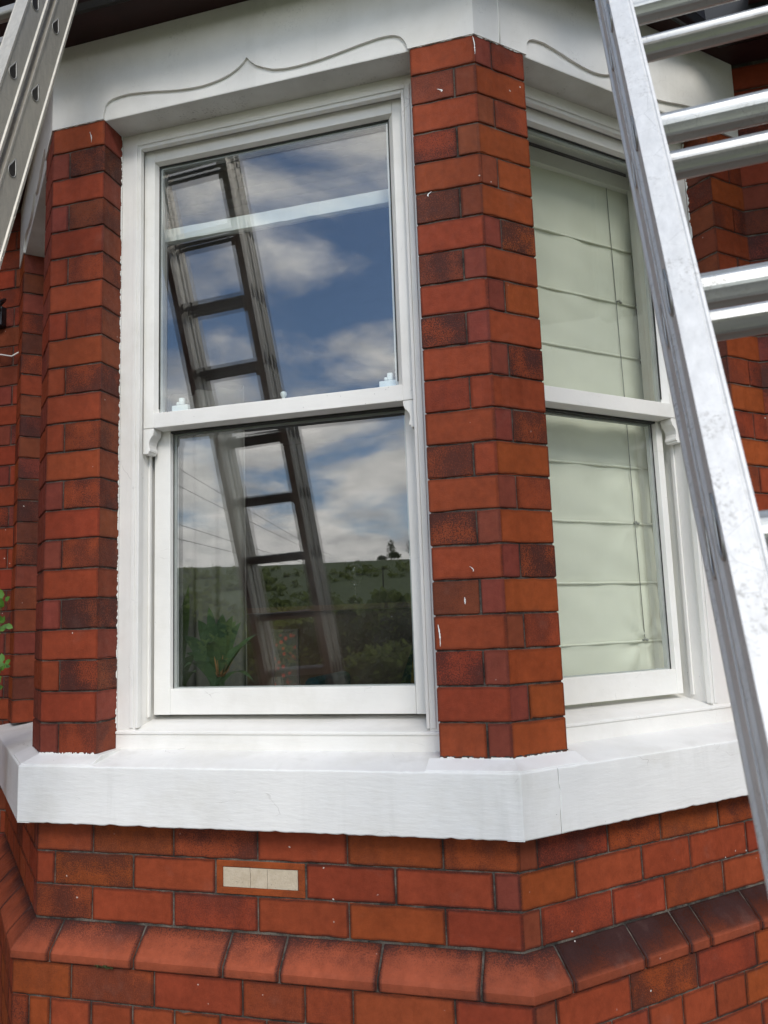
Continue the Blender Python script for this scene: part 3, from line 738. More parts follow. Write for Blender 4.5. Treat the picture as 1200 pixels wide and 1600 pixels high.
# ------------------------------------------------------------------ sash windows
def sash_window(fn, P, label):
    """P: s positions. local depth d inward"""
    flip = fn is left
    def bx(mb, s0, s1, d0, d1, z0, z1, zt=None):
        # optional sloping top zt=(zfront,zback)
        a, b, c_, d_ = fn(s0, d0), fn(s1, d0), fn(s1, d1), fn(s0, d1)
        zf, zb = zt if zt else (z1, z1)
        pts = [(*a, z0), (*b, z0), (*c_, z0), (*d_, z0), (*a, zf), (*b, zf), (*c_, zb), (*d_, zb)]
        if flip: pts = [pts[i] for i in (1, 0, 3, 2, 5, 4, 7, 6)]
        mb.hexa(pts)
    r0, r1 = P['rev']; l0, l1 = P['lin']; u0, u1 = P['uface']; ug0, ug1 = P['ug']; j0, j1 = P['low']; w0, w1 = P['lg']
    # box frame (linings, pulley stiles, head, timber sill)
    mb = MB()
    bx(mb, r0, l0, .090, .107, .03, 1.757); bx(mb, l1, r1, .090, .107, .03, 1.757)
    bx(mb, r0, l0-.0025, .107, .25, .02, 1.757); bx(mb, l1+.0025, r1, .107, .25, .02, 1.757)
    bx(mb, l0-.0003, l1+.0003, .090, .107, 1.7125, 1.757); bx(mb, l0-.0025, l1+.0025, .107, .25, 1.718, 1.757)
    # staff bead, rounded
    for s_, sg in ((l0, 1), (l1, -1)):
        bx(mb, min(s_, s_+sg*.008), max(s_, s_+sg*.008), .0875, .1045, .055, 1.7125)
        bx(mb, min(s_-sg*.004, s_-sg*.016), max(s_-sg*.004, s_-sg*.016), .0865, .0895, .055, 1.725)
    bx(mb, l0+.008, l1-.008, .0875, .1045, 1.7045, 1.7125)
    bx(mb, l0-.002, l1+.002, .0865, .0895, 1.717, 1.729)
    # parting bead beside the lower sash
    bx(mb, l0-.0025, l0+.004, .150, .162, .075, .90); bx(mb, l1-.004, l1+.0025, .150, .162, .075, .90)
    fr = build(mb, 'window_frame', M_PW, house, label, fix=True); bev(fr, .0022, 3)
    mb = MB()
    bx(mb, r0+.0005, r1-.0005, .084, .25, .0, .05, (.048, .080))
    bx(mb, r0+.001, r1-.001, .0805, .0842, .040, .0475)
    s = build(mb, 'timber_sill', M_PWH, fr, fix=True); bev(s, .002, 2)
    # upper sash
    mb = MB()
    us0, us1 = l0+.003, l1-.003
    bx(mb, us0, u0, .1150, .158, .8725, 1.712); bx(mb, u1, us1, .1150, .158, .8725, 1.712)
    bx(mb, u0+.0004, u1-.0004, .1152, .158, 1.6725, 1.712)
    # putty bevels to the glass
    def put(s0, s1, za, zb, side):
        if side in 'LR':
            e = s1 if side == 'L' else s0; o_ = s0 if side == 'L' else s1
            A = [fn(o_, .1165), fn(e, .1345), fn(o_, .1345)]
            if (side == 'R') ^ flip: A = A[::-1]
            mb.prism(A, za, zb)
        else:
            pts = [(*fn(s0, .1165), za), (*fn(s0, .1345), za), (*fn(s0, .1345), zb), (*fn(s1, .1165), za), (*fn(s1, .1345), za), (*fn(s1, .1345), zb)]
            mb.add(pts, [(0, 1, 2), (3, 5, 4), (0, 3, 4, 1), (1, 4, 5, 2), (2, 5, 3, 0)])
    put(u0, ug0, .915, 1.672, 'L'); put(ug1, u1, .915, 1.672, 'R'); put(u0, u1, 1.672, 1.667, 'T')
    us = build(mb, 'upper_sash', M_PW, fr, fix=True); bev(us, .0015, 2)
    mb = MB(); bx(mb, u0-.0006, u1+.0006, .1142, .166, .8715, .9145)
    mr = build(mb, 'meeting_rail', M_PWH, fr, fix=True); bev(mr, .0018, 2)
    for sa, sb, sg in ((us0, u0, 1), (u1, us1, -1)):
        # sash horn: ogee cut on its inner edge
        wd = sb-sa; og = [(1.0, .8712), (1.0, .862), (.93, .852), (.76, .845), (.60, .836), (.55, .826), (.60, .817), (.66, .812), (.66, .807), (.52, .8045), (.50, .8)]
        pts = [(0, .8), (0, .8712)]+og
        mb = MB(); f2 = []
        for q, z in pts: f2.append((sa+q*wd if sg > 0 else sb-q*wd, z))
        o = len(mb.v); n = len(f2)
        for s_, z in f2: mb.v.append((*fn(s_, .1150), z))
        for s_, z in f2: mb.v.append((*fn(s_, .156), z))
        mb.face(list(range(n))); mb.face([n+k for k in range(n)][::-1])
        for k in range(n): k2 = (k+1) % n; mb.face((k, n+k, n+k2, k2))
        h = build(mb, 'sash_horn', M_PW, fr, fix=True); bev(h, .0012, 2)
    # lower sash
    mb = MB()
    bx(mb, j0, w0, .165, .208, .080, .905); bx(mb, w1, j1, .165, .208, .080, .905)
    bx(mb, w0+.0004, w1-.0004, .1652, .208, .0805, .149); bx(mb, w0+.0004, w1-.0004, .168, .208, .868, .905)
    lo = build(mb, 'lower_sash', M_PWH, fr, fix=True); bev(lo, .0016, 2)
    # double glazing: two sheets and the spacer between, dark seal line at the rebate
    for s0, s1, z0, z1, d, nm in ((ug0-.002, ug1+.002, .900, 1.669, .1350, 'upper'), (w0-.002, w1+.002, .146, .872, .1850, 'lower')):
        for k in (0, .016):
            tl = .0050*(z1-z0)/2; mb = MB(); q = [fn(s0, d+k-tl), fn(s1, d+k-tl)]; q2 = [fn(s0, d+k+tl), fn(s1, d+k+tl)]
            if flip: q = q[::-1]; q2 = q2[::-1]
            mb.add([(*q[0], z0), (*q[1], z0), (*q2[1], z1), (*q2[0], z1)], [(0, 1, 2, 3)]); build(mb, 'glass_pane', M_GL, fr)
        mb = MB()
        for a, b, c_, e in ((s0, s0+.010, z0, z1), (s1-.010, s1, z0, z1), (s0+.010, s1-.010, z0, z0+.006), (s0+.010, s1-.010, z1-.010, z1)): bx(mb, a, b, d+.002, d+.014, c_, e)
        build(mb, 'glazing_spacer', M_SPC, fr, fix=True)
        mb = MB(); zz0 = z0+(.002 if nm == 'lower' else .03)
        e0 = .0035 if nm == 'lower' else .0036
        for a, b, c_, e in ((s0+.0005, s0+e0, zz0, z1), (s1-e0, s1-.0005, zz0, z1), (s0+.004, s1-.004, z1-.0050, z1-.001)): bx(mb, a, b, d-.0035, d-.0006, c_, e)
        build(mb, 'glazing_seal', M_PUT, fr, fix=True)
    mb = MB(); bx(mb, w0, w1, .1665, .1845, .8660, .8712); build(mb, 'rail_seal', M_PUT, fr, fix=True)
    return fr
PF = dict(rev=(XL, XR), lin=(-1.0060, -.2050), uface=(-.9695, -.2465), ug=(-.9630, -.2615), low=(-.9965, -.2235), lg=(-.9465, -.2550))
PA = dict(rev=(WA, WB), lin=(.2150, .7750), uface=(.2520, .7335), ug=(.2590, .7190), low=(.2240, .7620), lg=(.2740, .7240))
PA['low'] = (.2240, .7480)
wf = sash_window(front, PF, 'large white sash window in the middle of the bay, reflecting sky and ladder')
wr = sash_window(right, PA, 'narrow white sash window on the right bay side, pale blind inside')
wl_ = sash_window(left, PA, 'white sash window on the left bay side, seen edge on')
# sash stops and the catch on the lower sash's top rail
M_PLW = plain('white_plastic', (.62, .68, .68), .35)
for x in (-.918, -.297):
    mb = MB(); mb.box(x-.026, x+.026, .1665, .181, .9052, .947); mb.box(x-.004, x+.012, .168, .180, .947, .968); mb.box(x-.012, x-.004, .168, .180, .947, .957)
    bev(build(mb, 'sash_stop', M_PLW, wf, fix=True), .003, 3)
mb = MB(); mb.lathe((-.600, .174, .9052), [(.012, 0), (.012, .010), (.005, .013), (.005, .030), (.008, .034), (.009, .040), (.007, .045), (.002, .047)])
build(mb, 'sash_catch', M_PLW, wf)

# ------------------------------------------------------------------ room behind the windows
mb = MB()
X0, X1, Y1, Z0, Z1 = -3.2, 1.9, 4.6, -.55, 1.97
mb.box(X0, X1, Y1, Y1+.1, Z0, Z1); mb.box(X0-.1, X0, YH+.16, Y1, Z0, Z1); mb.box(X1, X1+.1, YH+.16, Y1, Z0, Z1)
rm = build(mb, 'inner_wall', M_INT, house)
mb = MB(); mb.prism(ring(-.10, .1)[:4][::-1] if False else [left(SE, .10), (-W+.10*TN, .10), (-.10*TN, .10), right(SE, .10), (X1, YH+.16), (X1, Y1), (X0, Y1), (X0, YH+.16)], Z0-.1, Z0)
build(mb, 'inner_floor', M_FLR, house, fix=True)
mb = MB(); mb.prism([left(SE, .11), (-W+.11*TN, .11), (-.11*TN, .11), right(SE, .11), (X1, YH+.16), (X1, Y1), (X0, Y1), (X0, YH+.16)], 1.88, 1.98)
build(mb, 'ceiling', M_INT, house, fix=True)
mb = MB()   # window board round the inside of the bay
sweep(mb, [(-.25, .085), (-.25, .105), (-.44, .105), (-.44, .085)], [st_left(.95), st_cl(), st_cr(), st_right(.95)])
build(mb, 'window_board', M_PW, house, fix=True)

# ------------------------------------------------------------------ things inside the windows
M_BL = m_fabric('blind_fabric', (.72, .73, .61))
mb = MB()
ribs = [1.453, 1.272, 1.099, .924, .749, .577, .400, .228]
s0, s1, dB = .17, .790, .262
ns, nz = 40, 150; o = len(mb.v)
cx, cz = .708, .232
def bl_d(s, z):
    d = dB+.0025*math.sin(s*37+z*3)*math.sin(z*5+1)+.0012*math.sin(z*61+s*20)
    # fabric bellies between the ribs
    for a, b in zip([1.66]+ribs, ribs+[.12]):
        if b <= z <= a: t = (z-b)/(a-b); d -= .0045*math.sin(math.pi*t)*(1-t*.3)+.0010*math.sin(s*23+b*40)*math.sin(math.pi*t)
    for r in ribs: d += .0018*math.exp(-((z-r+.006)/.005)**2)-.0025*math.exp(-((z-r)/.004)**2)
    # creases pulled towards the cord ring
    for q in (1.272, .749, .577, cz):
        dx_, dz_ = s-cx, z-q; r = math.hypot(dx_, dz_)+1e-4; a = math.atan2(dz_, dx_)
        amp = .009 if q < .3 else .0028
        d += amp*math.exp(-r/.10)*math.cos(a*7+.6)*min(1, r/.02)
    return d
for i in range(nz+1):
    z = .115+(1.66-.115)*i/nz
    for k in range(ns+1):
        s = s0+(s1-s0)*k/ns; mb.v.append((*right(s, bl_d(s, z)), z))
for i in range(nz):
    for k in range(ns): a = o+i*(ns+1)+k; mb.face((a, a+1, a+ns+2, a+ns+1), None, True)
# rib tubes
bl = thing('roman_blind', 'pale green roman blind lowered behind the right hand window', 'blind', (*right(.48, dB), 1.66))
fb = build(mb, 'blind_fabric', M_BL, bl)
for r in ribs:
    mb = MB(); mb.tube([(*right(s0+(s1-s0)*k/12, dB-.003+random.uniform(-.0003, .0003)), r+random.uniform(-.0006, .0006)) for k in range(13)], .0036, 8); build(mb, 'blind_rib', M_BL, bl)
mb = MB(); mb.tube([(*right(.690, dB-.008), 1.65), (*right(.697, dB-.010), .96), (*right(.699, dB-.010), .577), (*right(.708, dB-.006), cz)], .0011, 6)
build(mb, 'blind_cord', plain('cord', (.16, .17, .15), .8), bl)
for q in (1.272, .577, cz):
    mb = MB(); mb.tube([(*right(cx-.012, dB-.009), q), (*right(cx-.004, dB-.011), q+.005), (*right(cx+.004, dB-.011), q-.002), (*right(cx+.010, dB-.008), q+.001)], .0032, 6); build(mb, 'cord_ring', plain('cord_knot', (.3, .31, .27), .8), bl)
mb = MB(); P = [right(s0, dB-.02), right(s1+.01, dB-.02), right(s1+.01, dB+.03), right(s0, dB+.03)]; mb.prism(P, 1.655, 1.70); build(mb, 'head_rail', M_PW, bl)

# raised blind inside the front window
rb = thing('roman_blind', 'raised blind with a pale bottom bar pulled up high behind the front window', 'blind', (-.63, .32, 1.74))
M_DKR = plain('dark_rail', (.05, .05, .05), .6); M_CR = m_fabric('cream_fabric', (.70, .74, .72)); mb = MB()
for k in range(6):
    y = .278+.004*(k % 3); zz_ = 1.565+.032*k; o = len(mb.v)
    for i in range(25):
        x = -1.03+.84*i/24; dy = random.uniform(-.002, .002)
        for q in range(10): an = q*math.pi/5; mb.v.append((x, y+dy+.016*math.cos(an), zz_+dy*.6+.018*math.sin(an)))
    for i in range(24):
        for q in range(10): q2 = (q+1) % 10; mb.face((o+i*10+q, o+i*10+q2, o+i*10+10+q2, o+i*10+10+q), None, True)
build(mb, 'blind_folds', m_fabric('shaded_fold_fabric', (.06, .06, .058)), rb, fix=True)  # fold colour darkened to stand in for the shade above the bar
mb = MB(); o = 0; npt = 40
for i in range(npt+1):
    x = -1.03+.84*i/npt; e = random.uniform(-.0015, .0015)
    for (dy, dz) in ((0, 0), (0, .040), (.010, .044), (.026, .044), (.026, 0), (.010, -.004)): mb.v.append((x, .236+dy+e, 1.488+dz+e))
for i in range(npt):
    for q in range(6): q2 = (q+1) % 6; mb.face((i*6+q, i*6+q2, i*6+6+q2, i*6+6+q))
build(mb, 'bottom_bar', M_CR, rb, fix=True)
mb = MB(); mb.box(-1.03, -.19, .30, .32, 1.56, 1.86); build(mb, 'head_rail', M_DKR, rb)

# curtain
M_CU = m_fabric('curtain_fabric', (.13, .13, .12))
mb = MB(); n = 60; o = 0
for i in range(2):
    z = (-.5, 1.13)[i]
    for k in range(n+1):
        x = -1.50+.57*k/n; mb.v.append((x, .62+.022*math.sin(x*70)+.012*math.sin(x*31), z))
for k in range(n): mb.face((k, k+1, n+2+k, n+1+k), None, True)
cu = build(mb, 'curtain', M_CU); s = cu.modifiers.new('solid', 'SOLIDIFY'); s.thickness = .003
tag(cu, 'pale grey curtain hanging behind the potted plant in the front window', 'curtain')

# plants on the window board
M_LF = m_leaf('plant_leaf', (.018, .045, .020, 1), (.050, .090, .036, 1)); M_LD = m_leaf('plant_leaf_dark', (.02, .048, .015, 1), (.05, .08, .022, 1))
M_POT = plain('terracotta', (.22, .09, .05), .7)
def leaf(mb, base, tip, wd, lift=.03, n=12, fold=.35, twist=0.):
    base, tip = Vector(base), Vector(tip); mid = (base+tip)/2+Vector((0, 0, lift)); ax = tip-base
    side = Vector((ax.y, -ax.x, 0)); side = side.normalized() if side.length > 1e-4 else Vector((1, 0, 0))
    side = (side*math.cos(twist)+Vector((.9, -.2, .1)).normalized()*math.sin(twist)).normalized()
    o = len(mb.v)
    for k in range(n+1):
        t = k/n; p = base*(1-t)**2+mid*2*t*(1-t)+tip*t*t
        ww = wd*(math.sin(math.pi*min(1, t*.86+.12))**.7)*(1-t**6*.9)
        up = Vector((0, -.3, 1)).normalized()
        mb.v += [tuple(p-side*ww+up*ww*fold), tuple(p-side*ww*.5+up*ww*fold*.35), tuple(p), tuple(p+side*ww*.5+up*ww*fold*.35), tuple(p+side*ww+up*ww*fold)]
    for k in range(n):
        for j in range(4): a = o+k*5+j; mb.face((a, a+1, a+6, a+5), None, True)
pot = thing('potted_plant', 'potted plant with upright strap leaves, bottom left inside the front window', 'plant', (-.885, .345, .105))
mb = MB(); mb.lathe((-.885, .345, .1055), [(.035, 0), (.045, .024), (.047, .024), (.047, .030), (.040, .030), (.038, .026)]); build(mb, 'pot', M_POT, pot)
mb = MB(); b = (-.890, .335, .160)
tips = [((-.935, .30, .335), .021), ((-.905, .31, .372), .015), ((-.860, .31, .350), .024), ((-.832, .32, .345), .021), ((-.795, .30, .325), .019), ((-.762, .30, .262), .019), ((-.735, .32, .290), .014),
        ((-.990, .30, .290), .021), ((-1.00, .32, .235), .020), ((-.752, .29, .155), .013), ((-.860, .40, .330), .022), ((-.93, .41, .30), .022), ((-.975, .29, .20), .019), ((-.82, .27, .21), .018), ((-.88, .27, .27), .021)]
for tp, wd in tips: leaf(mb, (b[0]+random.uniform(-.015, .015), b[1]+random.uniform(-.01, .01), b[2]-.025), tp, wd*1.25, lift=.075, twist=1.4, fold=.22, n=16)
build(mb, 'foliage', M_LF, pot)
mb = MB()
for k in range(34):
    a = random.uniform(0, 6.28); r = random.uniform(.01, .035); mb.tube([(b[0]+.015+r*.3*math.cos(a), b[1]-.01+.3*r*math.sin(a), b[2]+.01), (b[0]+.03+r*math.cos(a), b[1]-.02+r*math.sin(a)*.6, b[2]+random.uniform(.02, .075))], [.0022, .0006], 5)
build(mb, 'dry_base', plain('dry_leaf', (.20, .10, .035), .8), pot)
pt2 = thing('potted_plant', 'dark broad leaved potted plant at the left edge of the front window', 'plant', (-1.03, .36, .105))
mb = MB(); mb.lathe((-1.03, .36, .1055), [(.032, 0), (.042, .024), (.044, .024), (.044, .030), (.036, .030), (.034, .026)]); build(mb, 'pot', M_POT, pt2)
mb = MB()
for tp, wd in [((-.970, .31, .440), .022), ((-1.02, .30, .420), .030), ((-1.05, .32, .38), .03), ((-.995, .30, .36), .026), ((-.945, .29, .235), .026), ((-1.0, .28, .28), .03), ((-.93, .28, .185), .024), ((-1.06, .3, .3), .03)]:
    leaf(mb, (-1.03+random.uniform(-.01, .01), .35, .135), tp, wd*1.4, lift=.04, twist=1.35, fold=.15)
build(mb, 'foliage', M_LD, pt2)

# small framed flower picture on the board
pf = thing('picture_frame', 'small dark framed picture of red flowers standing inside the front window', 'picture', (-.70, .40, .105))
mb = MB()
for a in ((-.745, -.738, .105, .300), (-.668, -.661, .105, .300)): mb.box(a[0], a[1], .395, .407, a[2], a[3])
mb.box(-.738, -.668, .395, .407, .105, .113); mb.box(-.738, -.668, .395, .407, .292, .300)
build(mb, 'frame', plain('dark_wood', (.03, .02, .015), .4), pf)
def m_flowers():
    m, nt, b, p = mat('flower_print'); v = voro(nt, p, 60); f = ramp(nt, v.outputs['Distance'], .2, .45, 1, 0); g = ramp(nt, noise(nt, p, 22, 3), .42, .55)
    c = mix(nt, noise(nt, p, 40), (.012, .02, .01, 1), (.05, .035, .02, 1)); c = mix(nt, mth(nt, 'MULTIPLY', f, g), c, (.20, .03, .015)); L(nt, c, b.inputs['Base Color']); return m
mb = MB(); mb.box(-.738, -.668, .398, .405, .113, .292); build(mb, 'picture', m_flowers(), pf)

# far inside: sideboard with a wine glass, armchair with cushion
sbd = thing('sideboard', 'dark wooden sideboard standing deep inside the room', 'sideboard', (-.85, 1.6, -.55))
mb = MB(); mb.box(-1.6, -.25, 1.4, 1.8, -.47, .365); build(mb, 'cabinet', plain('brown_wood', (.06, .035, .02), .4), sbd)
mb = MB(); mb.box(-1.63, -.22, 1.38, 1.82, .366, .39); build(mb, 'top', plain('brown_wood_top', (.08, .045, .025), .35), sbd)
for x in (-1.55, -.32):
    mb = MB(); mb.box(x-.03, x+.03, 1.43, 1.49, -.55, -.471); build(mb, 'leg', plain('brown_leg', (.05, .03, .02), .4), sbd)
mg = bpy.data.materials.new('clear_glass'); mg.use_nodes = True; mg.node_tree.nodes['Principled BSDF'].inputs['Transmission Weight'].default_value = 1; mg.node_tree.nodes['Principled BSDF'].inputs['Roughness'].default_value = .02
mb = MB(); mb.lathe((-.835, 1.5, .3905), [(.034, 0), (.034, .002), (.005, .006), (.004, .075), (.018, .085), (.035, .11), (.040, .14), (.034, .19), (.0325, .19), (.038, .14), (.033, .112), (.015, .09), (.001, .086)], 28)
wg = build(mb, 'wine_glass', mg); tag(wg, 'clear stemmed wine glass standing on the dark sideboard indoors', 'wine glass')
ac = thing('armchair', 'dark teal armchair inside, low behind the front window', 'armchair', (-.42, 1.15, -.55))
M_TE = m_fabric('teal_fabric', (.006, .030, .036))
mb = MB(); mb.box(-.80, -.05, .95, 1.30, -.42, .02); bev(build(mb, 'seat', M_TE, ac), .04, 4)
mb = MB(); o = mb.hexa([(-.62, 1.26, 0), (-.05, 1.26, 0), (-.05, 1.38, 0), (-.62, 1.38, 0), (-.50, 1.20, .28), (-.08, 1.20, .38), (-.08, 1.34, .38), (-.50, 1.34, .28)]); bev(build(mb, 'backrest', M_TE, ac), .04, 4)
for x in (-.86, -.045):
    mb = MB(); mb.box(x, x+.06, .93, 1.32, -.42, .12); bev(build(mb, 'armrest', M_TE, ac), .025, 3)
for x in (-.80, -.06):
    for y in (.98, 1.27):
        mb = MB(); mb.box(x-.02, x+.02, y-.02, y+.02, -.55, -.421); build(mb, 'leg', plain('chair_leg', (.04, .025, .015), .4), ac)
mb = MB(); mb.hexa([(-.52, 1.12, .02), (-.24, 1.12, .02), (-.24, 1.18, .03), (-.52, 1.18, .03), (-.50, 1.17, .26), (-.26, 1.17, .26), (-.26, 1.21, .25), (-.50, 1.21, .25)])
cs_ = build(mb, 'cushion', m_fabric('mustard_fabric', (.14, .075, .01))); bev(cs_, .025, 4); tag(cs_, 'mustard yellow cushion leaning on the teal armchair', 'cushion')

# ------------------------------------------------------------------ ladders
M_AL = m_metal('aluminium', (.60, .595, .575), .52, .8, (1, 1, .12), .35); M_AR = m_metal('aluminium_rung', (.44, .445, .42), .36, .6, (.15, 1, 1), .8)
M_AO = m_metal('weathered_aluminium', (.52, .48, .40), .48, .45, (1, 1, .2), .7); M_AOR = m_metal('weathered_rung', (.30, .29, .26), .45, .5, (.15, 1, 1), .6)
M_DK = plain('hollow_shade', (.04, .035, .03), .5, .6)
def ladder(name, label, P0, D, A, B, inner, sections, g, tmin, tmax, out_sign, railw, lip=.003, M_AL=None, M_AR=None):
    """P0: point on the inner face of the rail nearest the viewer; out_sign = direction (along A) away from the rungs.
    sections: list of (b0,b1, phase, rung b)"""
    root = thing(name, label, 'ladder', tuple(P0+D*tmin), 'aluminium extension ladders leaning on the eaves')
    def pt(a, b, t): return P0+A*a+B*b+D*t
    for (b0, b1, ph, rb_, name_s) in sections:
        for side in (0, 1):
            base = 0 if side == 0 else -out_sign*inner
            sg = out_sign if side == 0 else -out_sign
            mb = MB()
            # I-shaped rail: recessed web with lips at both edges
            a = [base+sg*q for q in (0, railw, railw, railw-lip, railw-lip, railw, railw, 0)]
            bb = [b0, b0, b0+.006, b0+.010, b1-.010, b1-.006, b1, b1]
            # groove on the viewer-side face
            a = [base, base+sg*.0030, base+sg*.0034, base+sg*.0048, base+sg*.0052, base+sg*railw, base+sg*railw, base+sg*(railw-lip), base+sg*(railw-lip), base+sg*railw, base+sg*railw, base]
            bb = [b0+.0008, b0, b0+.0009, b0+.0009, b0, b0+.0004, b0+.0055, b0+.0085, b1-.0085, b1-.0055, b1, b1]
            n = len(a); T = [tmin+(tmax-tmin)*k/12 for k in range(13)]
            for t in T:
                for q in range(n): mb.v.append(tuple(pt(a[q], bb[q], t)))
            for i in range(12):
                for q in range(n): q2 = (q+1) % n; mb.face((i*n+q, i*n+q2, (i+1)*n+q2, (i+1)*n+q))
            mb.face(list(range(n))); mb.face([12*n+q for q in range(n)])
            bev(build(mb, 'side_rail', M_AL, root, fix=True), .0008, 2)
        # rungs
        k0 = math.ceil((tmin+.15-ph)/g); first = None
        k = k0
        while ph+k*g < tmax-.06:
            t = ph+k*g
            if first is None:
                mb = MB()
                prof = []
                for q in range(36):
                    an = 2*math.pi*q/36; r = 1+(.045 if q % 4 < 2 else -.0)
                    x_, y_ = math.cos(an)*r, math.sin(an)*r
                    if y_ < -.72: y_ = -.72
                    prof.append((x_, y_))
                mb.tube([pt(0, rb_, t), pt(-out_sign*inner, rb_, t)], .0150, prof=prof, up=tuple(D), smooth=False)
                # flared teardrop ends on the outer web
                first = build(mb, 'rung', M_AR, root, fix=True); t_first = t
                ends = []
                for side in (0, 1):
                    aa = (railw-lip+.0006) if side == 0 else (railw-lip+.0006)
                    base = out_sign*aa if side == 0 else -out_sign*(inner+aa)
                    mb = MB(); ringp = []
                    for q in range(22):
                        an = 2*math.pi*q/22; rx = .0110; u = math.sin(an); v_ = math.cos(an)
                        ty = v_*.016+(max(0, v_)**2)*.020; bx_ = u*rx*(1-max(0, v_)**1.5*.75)
                        ringp.append(pt(base, rb_+bx_, t+ty))
                    mb.tube(ringp+[ringp[0], ringp[1]], .0014, 6, cap=False)
                    e = build(mb, 'rung_end', M_AR, first)
                    md = MB(); o_ = len(md.v); md.v += [tuple(q) for q in ringp]; md.face(list(range(len(ringp)))); 
                    e2 = build(md, 'rung_hollow_shade', M_DK, first); ends += [e, e2]  # flat dark face standing in for the shade inside the rung end
            else:
                r_ = first.copy(); col.objects.link(r_); r_.parent = root; r_.location = first.location+D*(t-t_first)
                for e in ends: c_ = e.copy(); col.objects.link(c_); c_.parent = r_
            k += 1
    return root
# left ladder
D1 = Vector((-.053, .338, 1)).normalized(); A1 = (Vector((1, 0, 0))-D1*D1.x).normalized(); B1 = D1.cross(A1); B1 = B1 if B1.y > 0 else -B1
P1 = Vector((-.938, -.61, 1.0))
ladder('extension_ladder', 'aluminium extension ladder cut off at the top left, rung holes along its side', P1, D1, A1, B1, .250,
       [(-.092, -.037, .7586, -.069, 'A'), (-.022, .038, .777, 0., 'B')], .2410, -2.3/D1.z, 1.5, 1, .036, M_AL=M_AO, M_AR=M_AOR)
# right ladder
D2 = Vector((-.0426, .4854, 1)).normalized(); A2 = Vector((math.cos(-.0215), math.sin(-.0215), 0)); A2 = (A2-D2*A2.dot(D2)).normalized(); B2 = D2.cross(A2); B2 = B2 if B2.y > 0 else -B2
O2 = Vector((.2941, -1.1597, .6)); rw = .0240
ladder('extension_ladder', 'aluminium extension ladder close up on the right, double rungs and a scratched bright rail', O2+A2*rw, D2, A2, B2, .300,
       [(0, .052, .4543, .03, 'A'), (.062, .122, .4693, .0843, 'B')], .236, -1.9/D2.z, 2.05, -1, rw, M_AL=M_AL, M_AR=M_AR)

# ------------------------------------------------------------------ wall light on the house wall, far left
wlx, wlz = -1.925, 1.50
wt = thing('security_light', 'black security light with bracket on the brick wall at the left edge', 'wall light', (wlx-.05, YH, wlz))
mb = MB(); mb.box(wlx-.20, wlx-.075, YH-.03, YH-.001, wlz+.02, wlz+.10); bev(build(mb, 'back_plate', M_BLK, wt), .004, 2)
mb = MB(); mb.tube([(wlx-.10, YH-.03, wlz+.09), (wlx+.0, YH-.10, wlz+.085), (wlx+.012, YH-.14, wlz+.06), (wlx+.012, YH-.145, wlz-.02), (wlx-.004, YH-.13, wlz-.12)], [.007, .007, .006, .006, .004], 8); build(mb, 'bracket', M_BLK, wt)
mb = MB(); mb.hexa([(wlx-.06-.12, YH-.22, wlz-.07), (wlx-.06-.03, YH-.20, wlz-.05), (wlx-.06-.03, YH-.13, wlz-.05), (wlx-.06-.12, YH-.13, wlz-.07), (wlx-.06-.12, YH-.19, wlz+.03), (wlx-.06-.03, YH-.17, wlz+.05), (wlx-.06-.03, YH-.12, wlz+.05), (wlx-.06-.12, YH-.12, wlz+.03)])
bev(build(mb, 'lamp_head', M_BLK, wt), .005, 2)
mb = MB(); mb.hexa([(wlx-.06-.11, YH-.222, wlz-.06), (wlx-.06-.04, YH-.203, wlz-.043), (wlx-.06-.04, YH-.20, wlz-.043), (wlx-.06-.11, YH-.218, wlz-.06), (wlx-.06-.11, YH-.195, wlz+.02), (wlx-.06-.04, YH-.176, wlz+.037), (wlx-.06-.04, YH-.172, wlz+.037), (wlx-.06-.11, YH-.19, wlz+.02)])
build(mb, 'lens', plain('lamp_lens', (.35, .38, .4), .15), wt)
mb = MB(); mb.tube([(wlx-.13, YH-.01, wlz-.03), (wlx-.08, YH-.03, wlz-.10), (wlx-.02, YH-.03, wlz-.115), (wlx+.01, YH-.012, wlz-.09)], .003, 6); build(mb, 'cable', M_PW, wt)

# ------------------------------------------------------------------ rose shoots at the left edge
M_RL = m_leaf('rose_leaf', (.06, .17, .02, 1), (.14, .30, .04, 1)); M_ST = plain('rose_stem', (.10, .07, .03), .7)
rose = thing('rose_bush', 'rose shoots with small green leaves against the brick at the left edge', 'shrub', (-1.62, .30, GZ))
stems = [[(-1.62, .30, GZ), (-1.60, .22, -.6), (-1.52, .13, .0), (-1.49, .11, .28), (-1.445, .10, .405)], [(-1.60, .22, -.6), (-1.54, .12, .10), (-1.50, .10, .27), (-1.44, .09, .345)], [(-1.60, .22, -.6), (-1.54, .11, -.1), (-1.49, .10, .12), (-1.435, .09, .225)]]
mb = MB(); mlv = MB()
def small_leaf(mb, p, ax, sz):
    ax = ax.normalized(); sd_ = ax.cross(Vector((.2, -1, .3))).normalized(); up = sd_.cross(ax)
    P = [p, p+ax*sz*.3+sd_*sz*.32, p+ax*sz*.7+sd_*sz*.28, p+ax*sz, p+ax*sz*.7-sd_*sz*.28, p+ax*sz*.3-sd_*sz*.32, p+ax*sz*.5-up*sz*.08]
    mb.add(P, [(0, 6, 1), (1, 6, 2), (2, 6, 3), (3, 6, 4), (4, 6, 5), (5, 6, 0)], None, True)
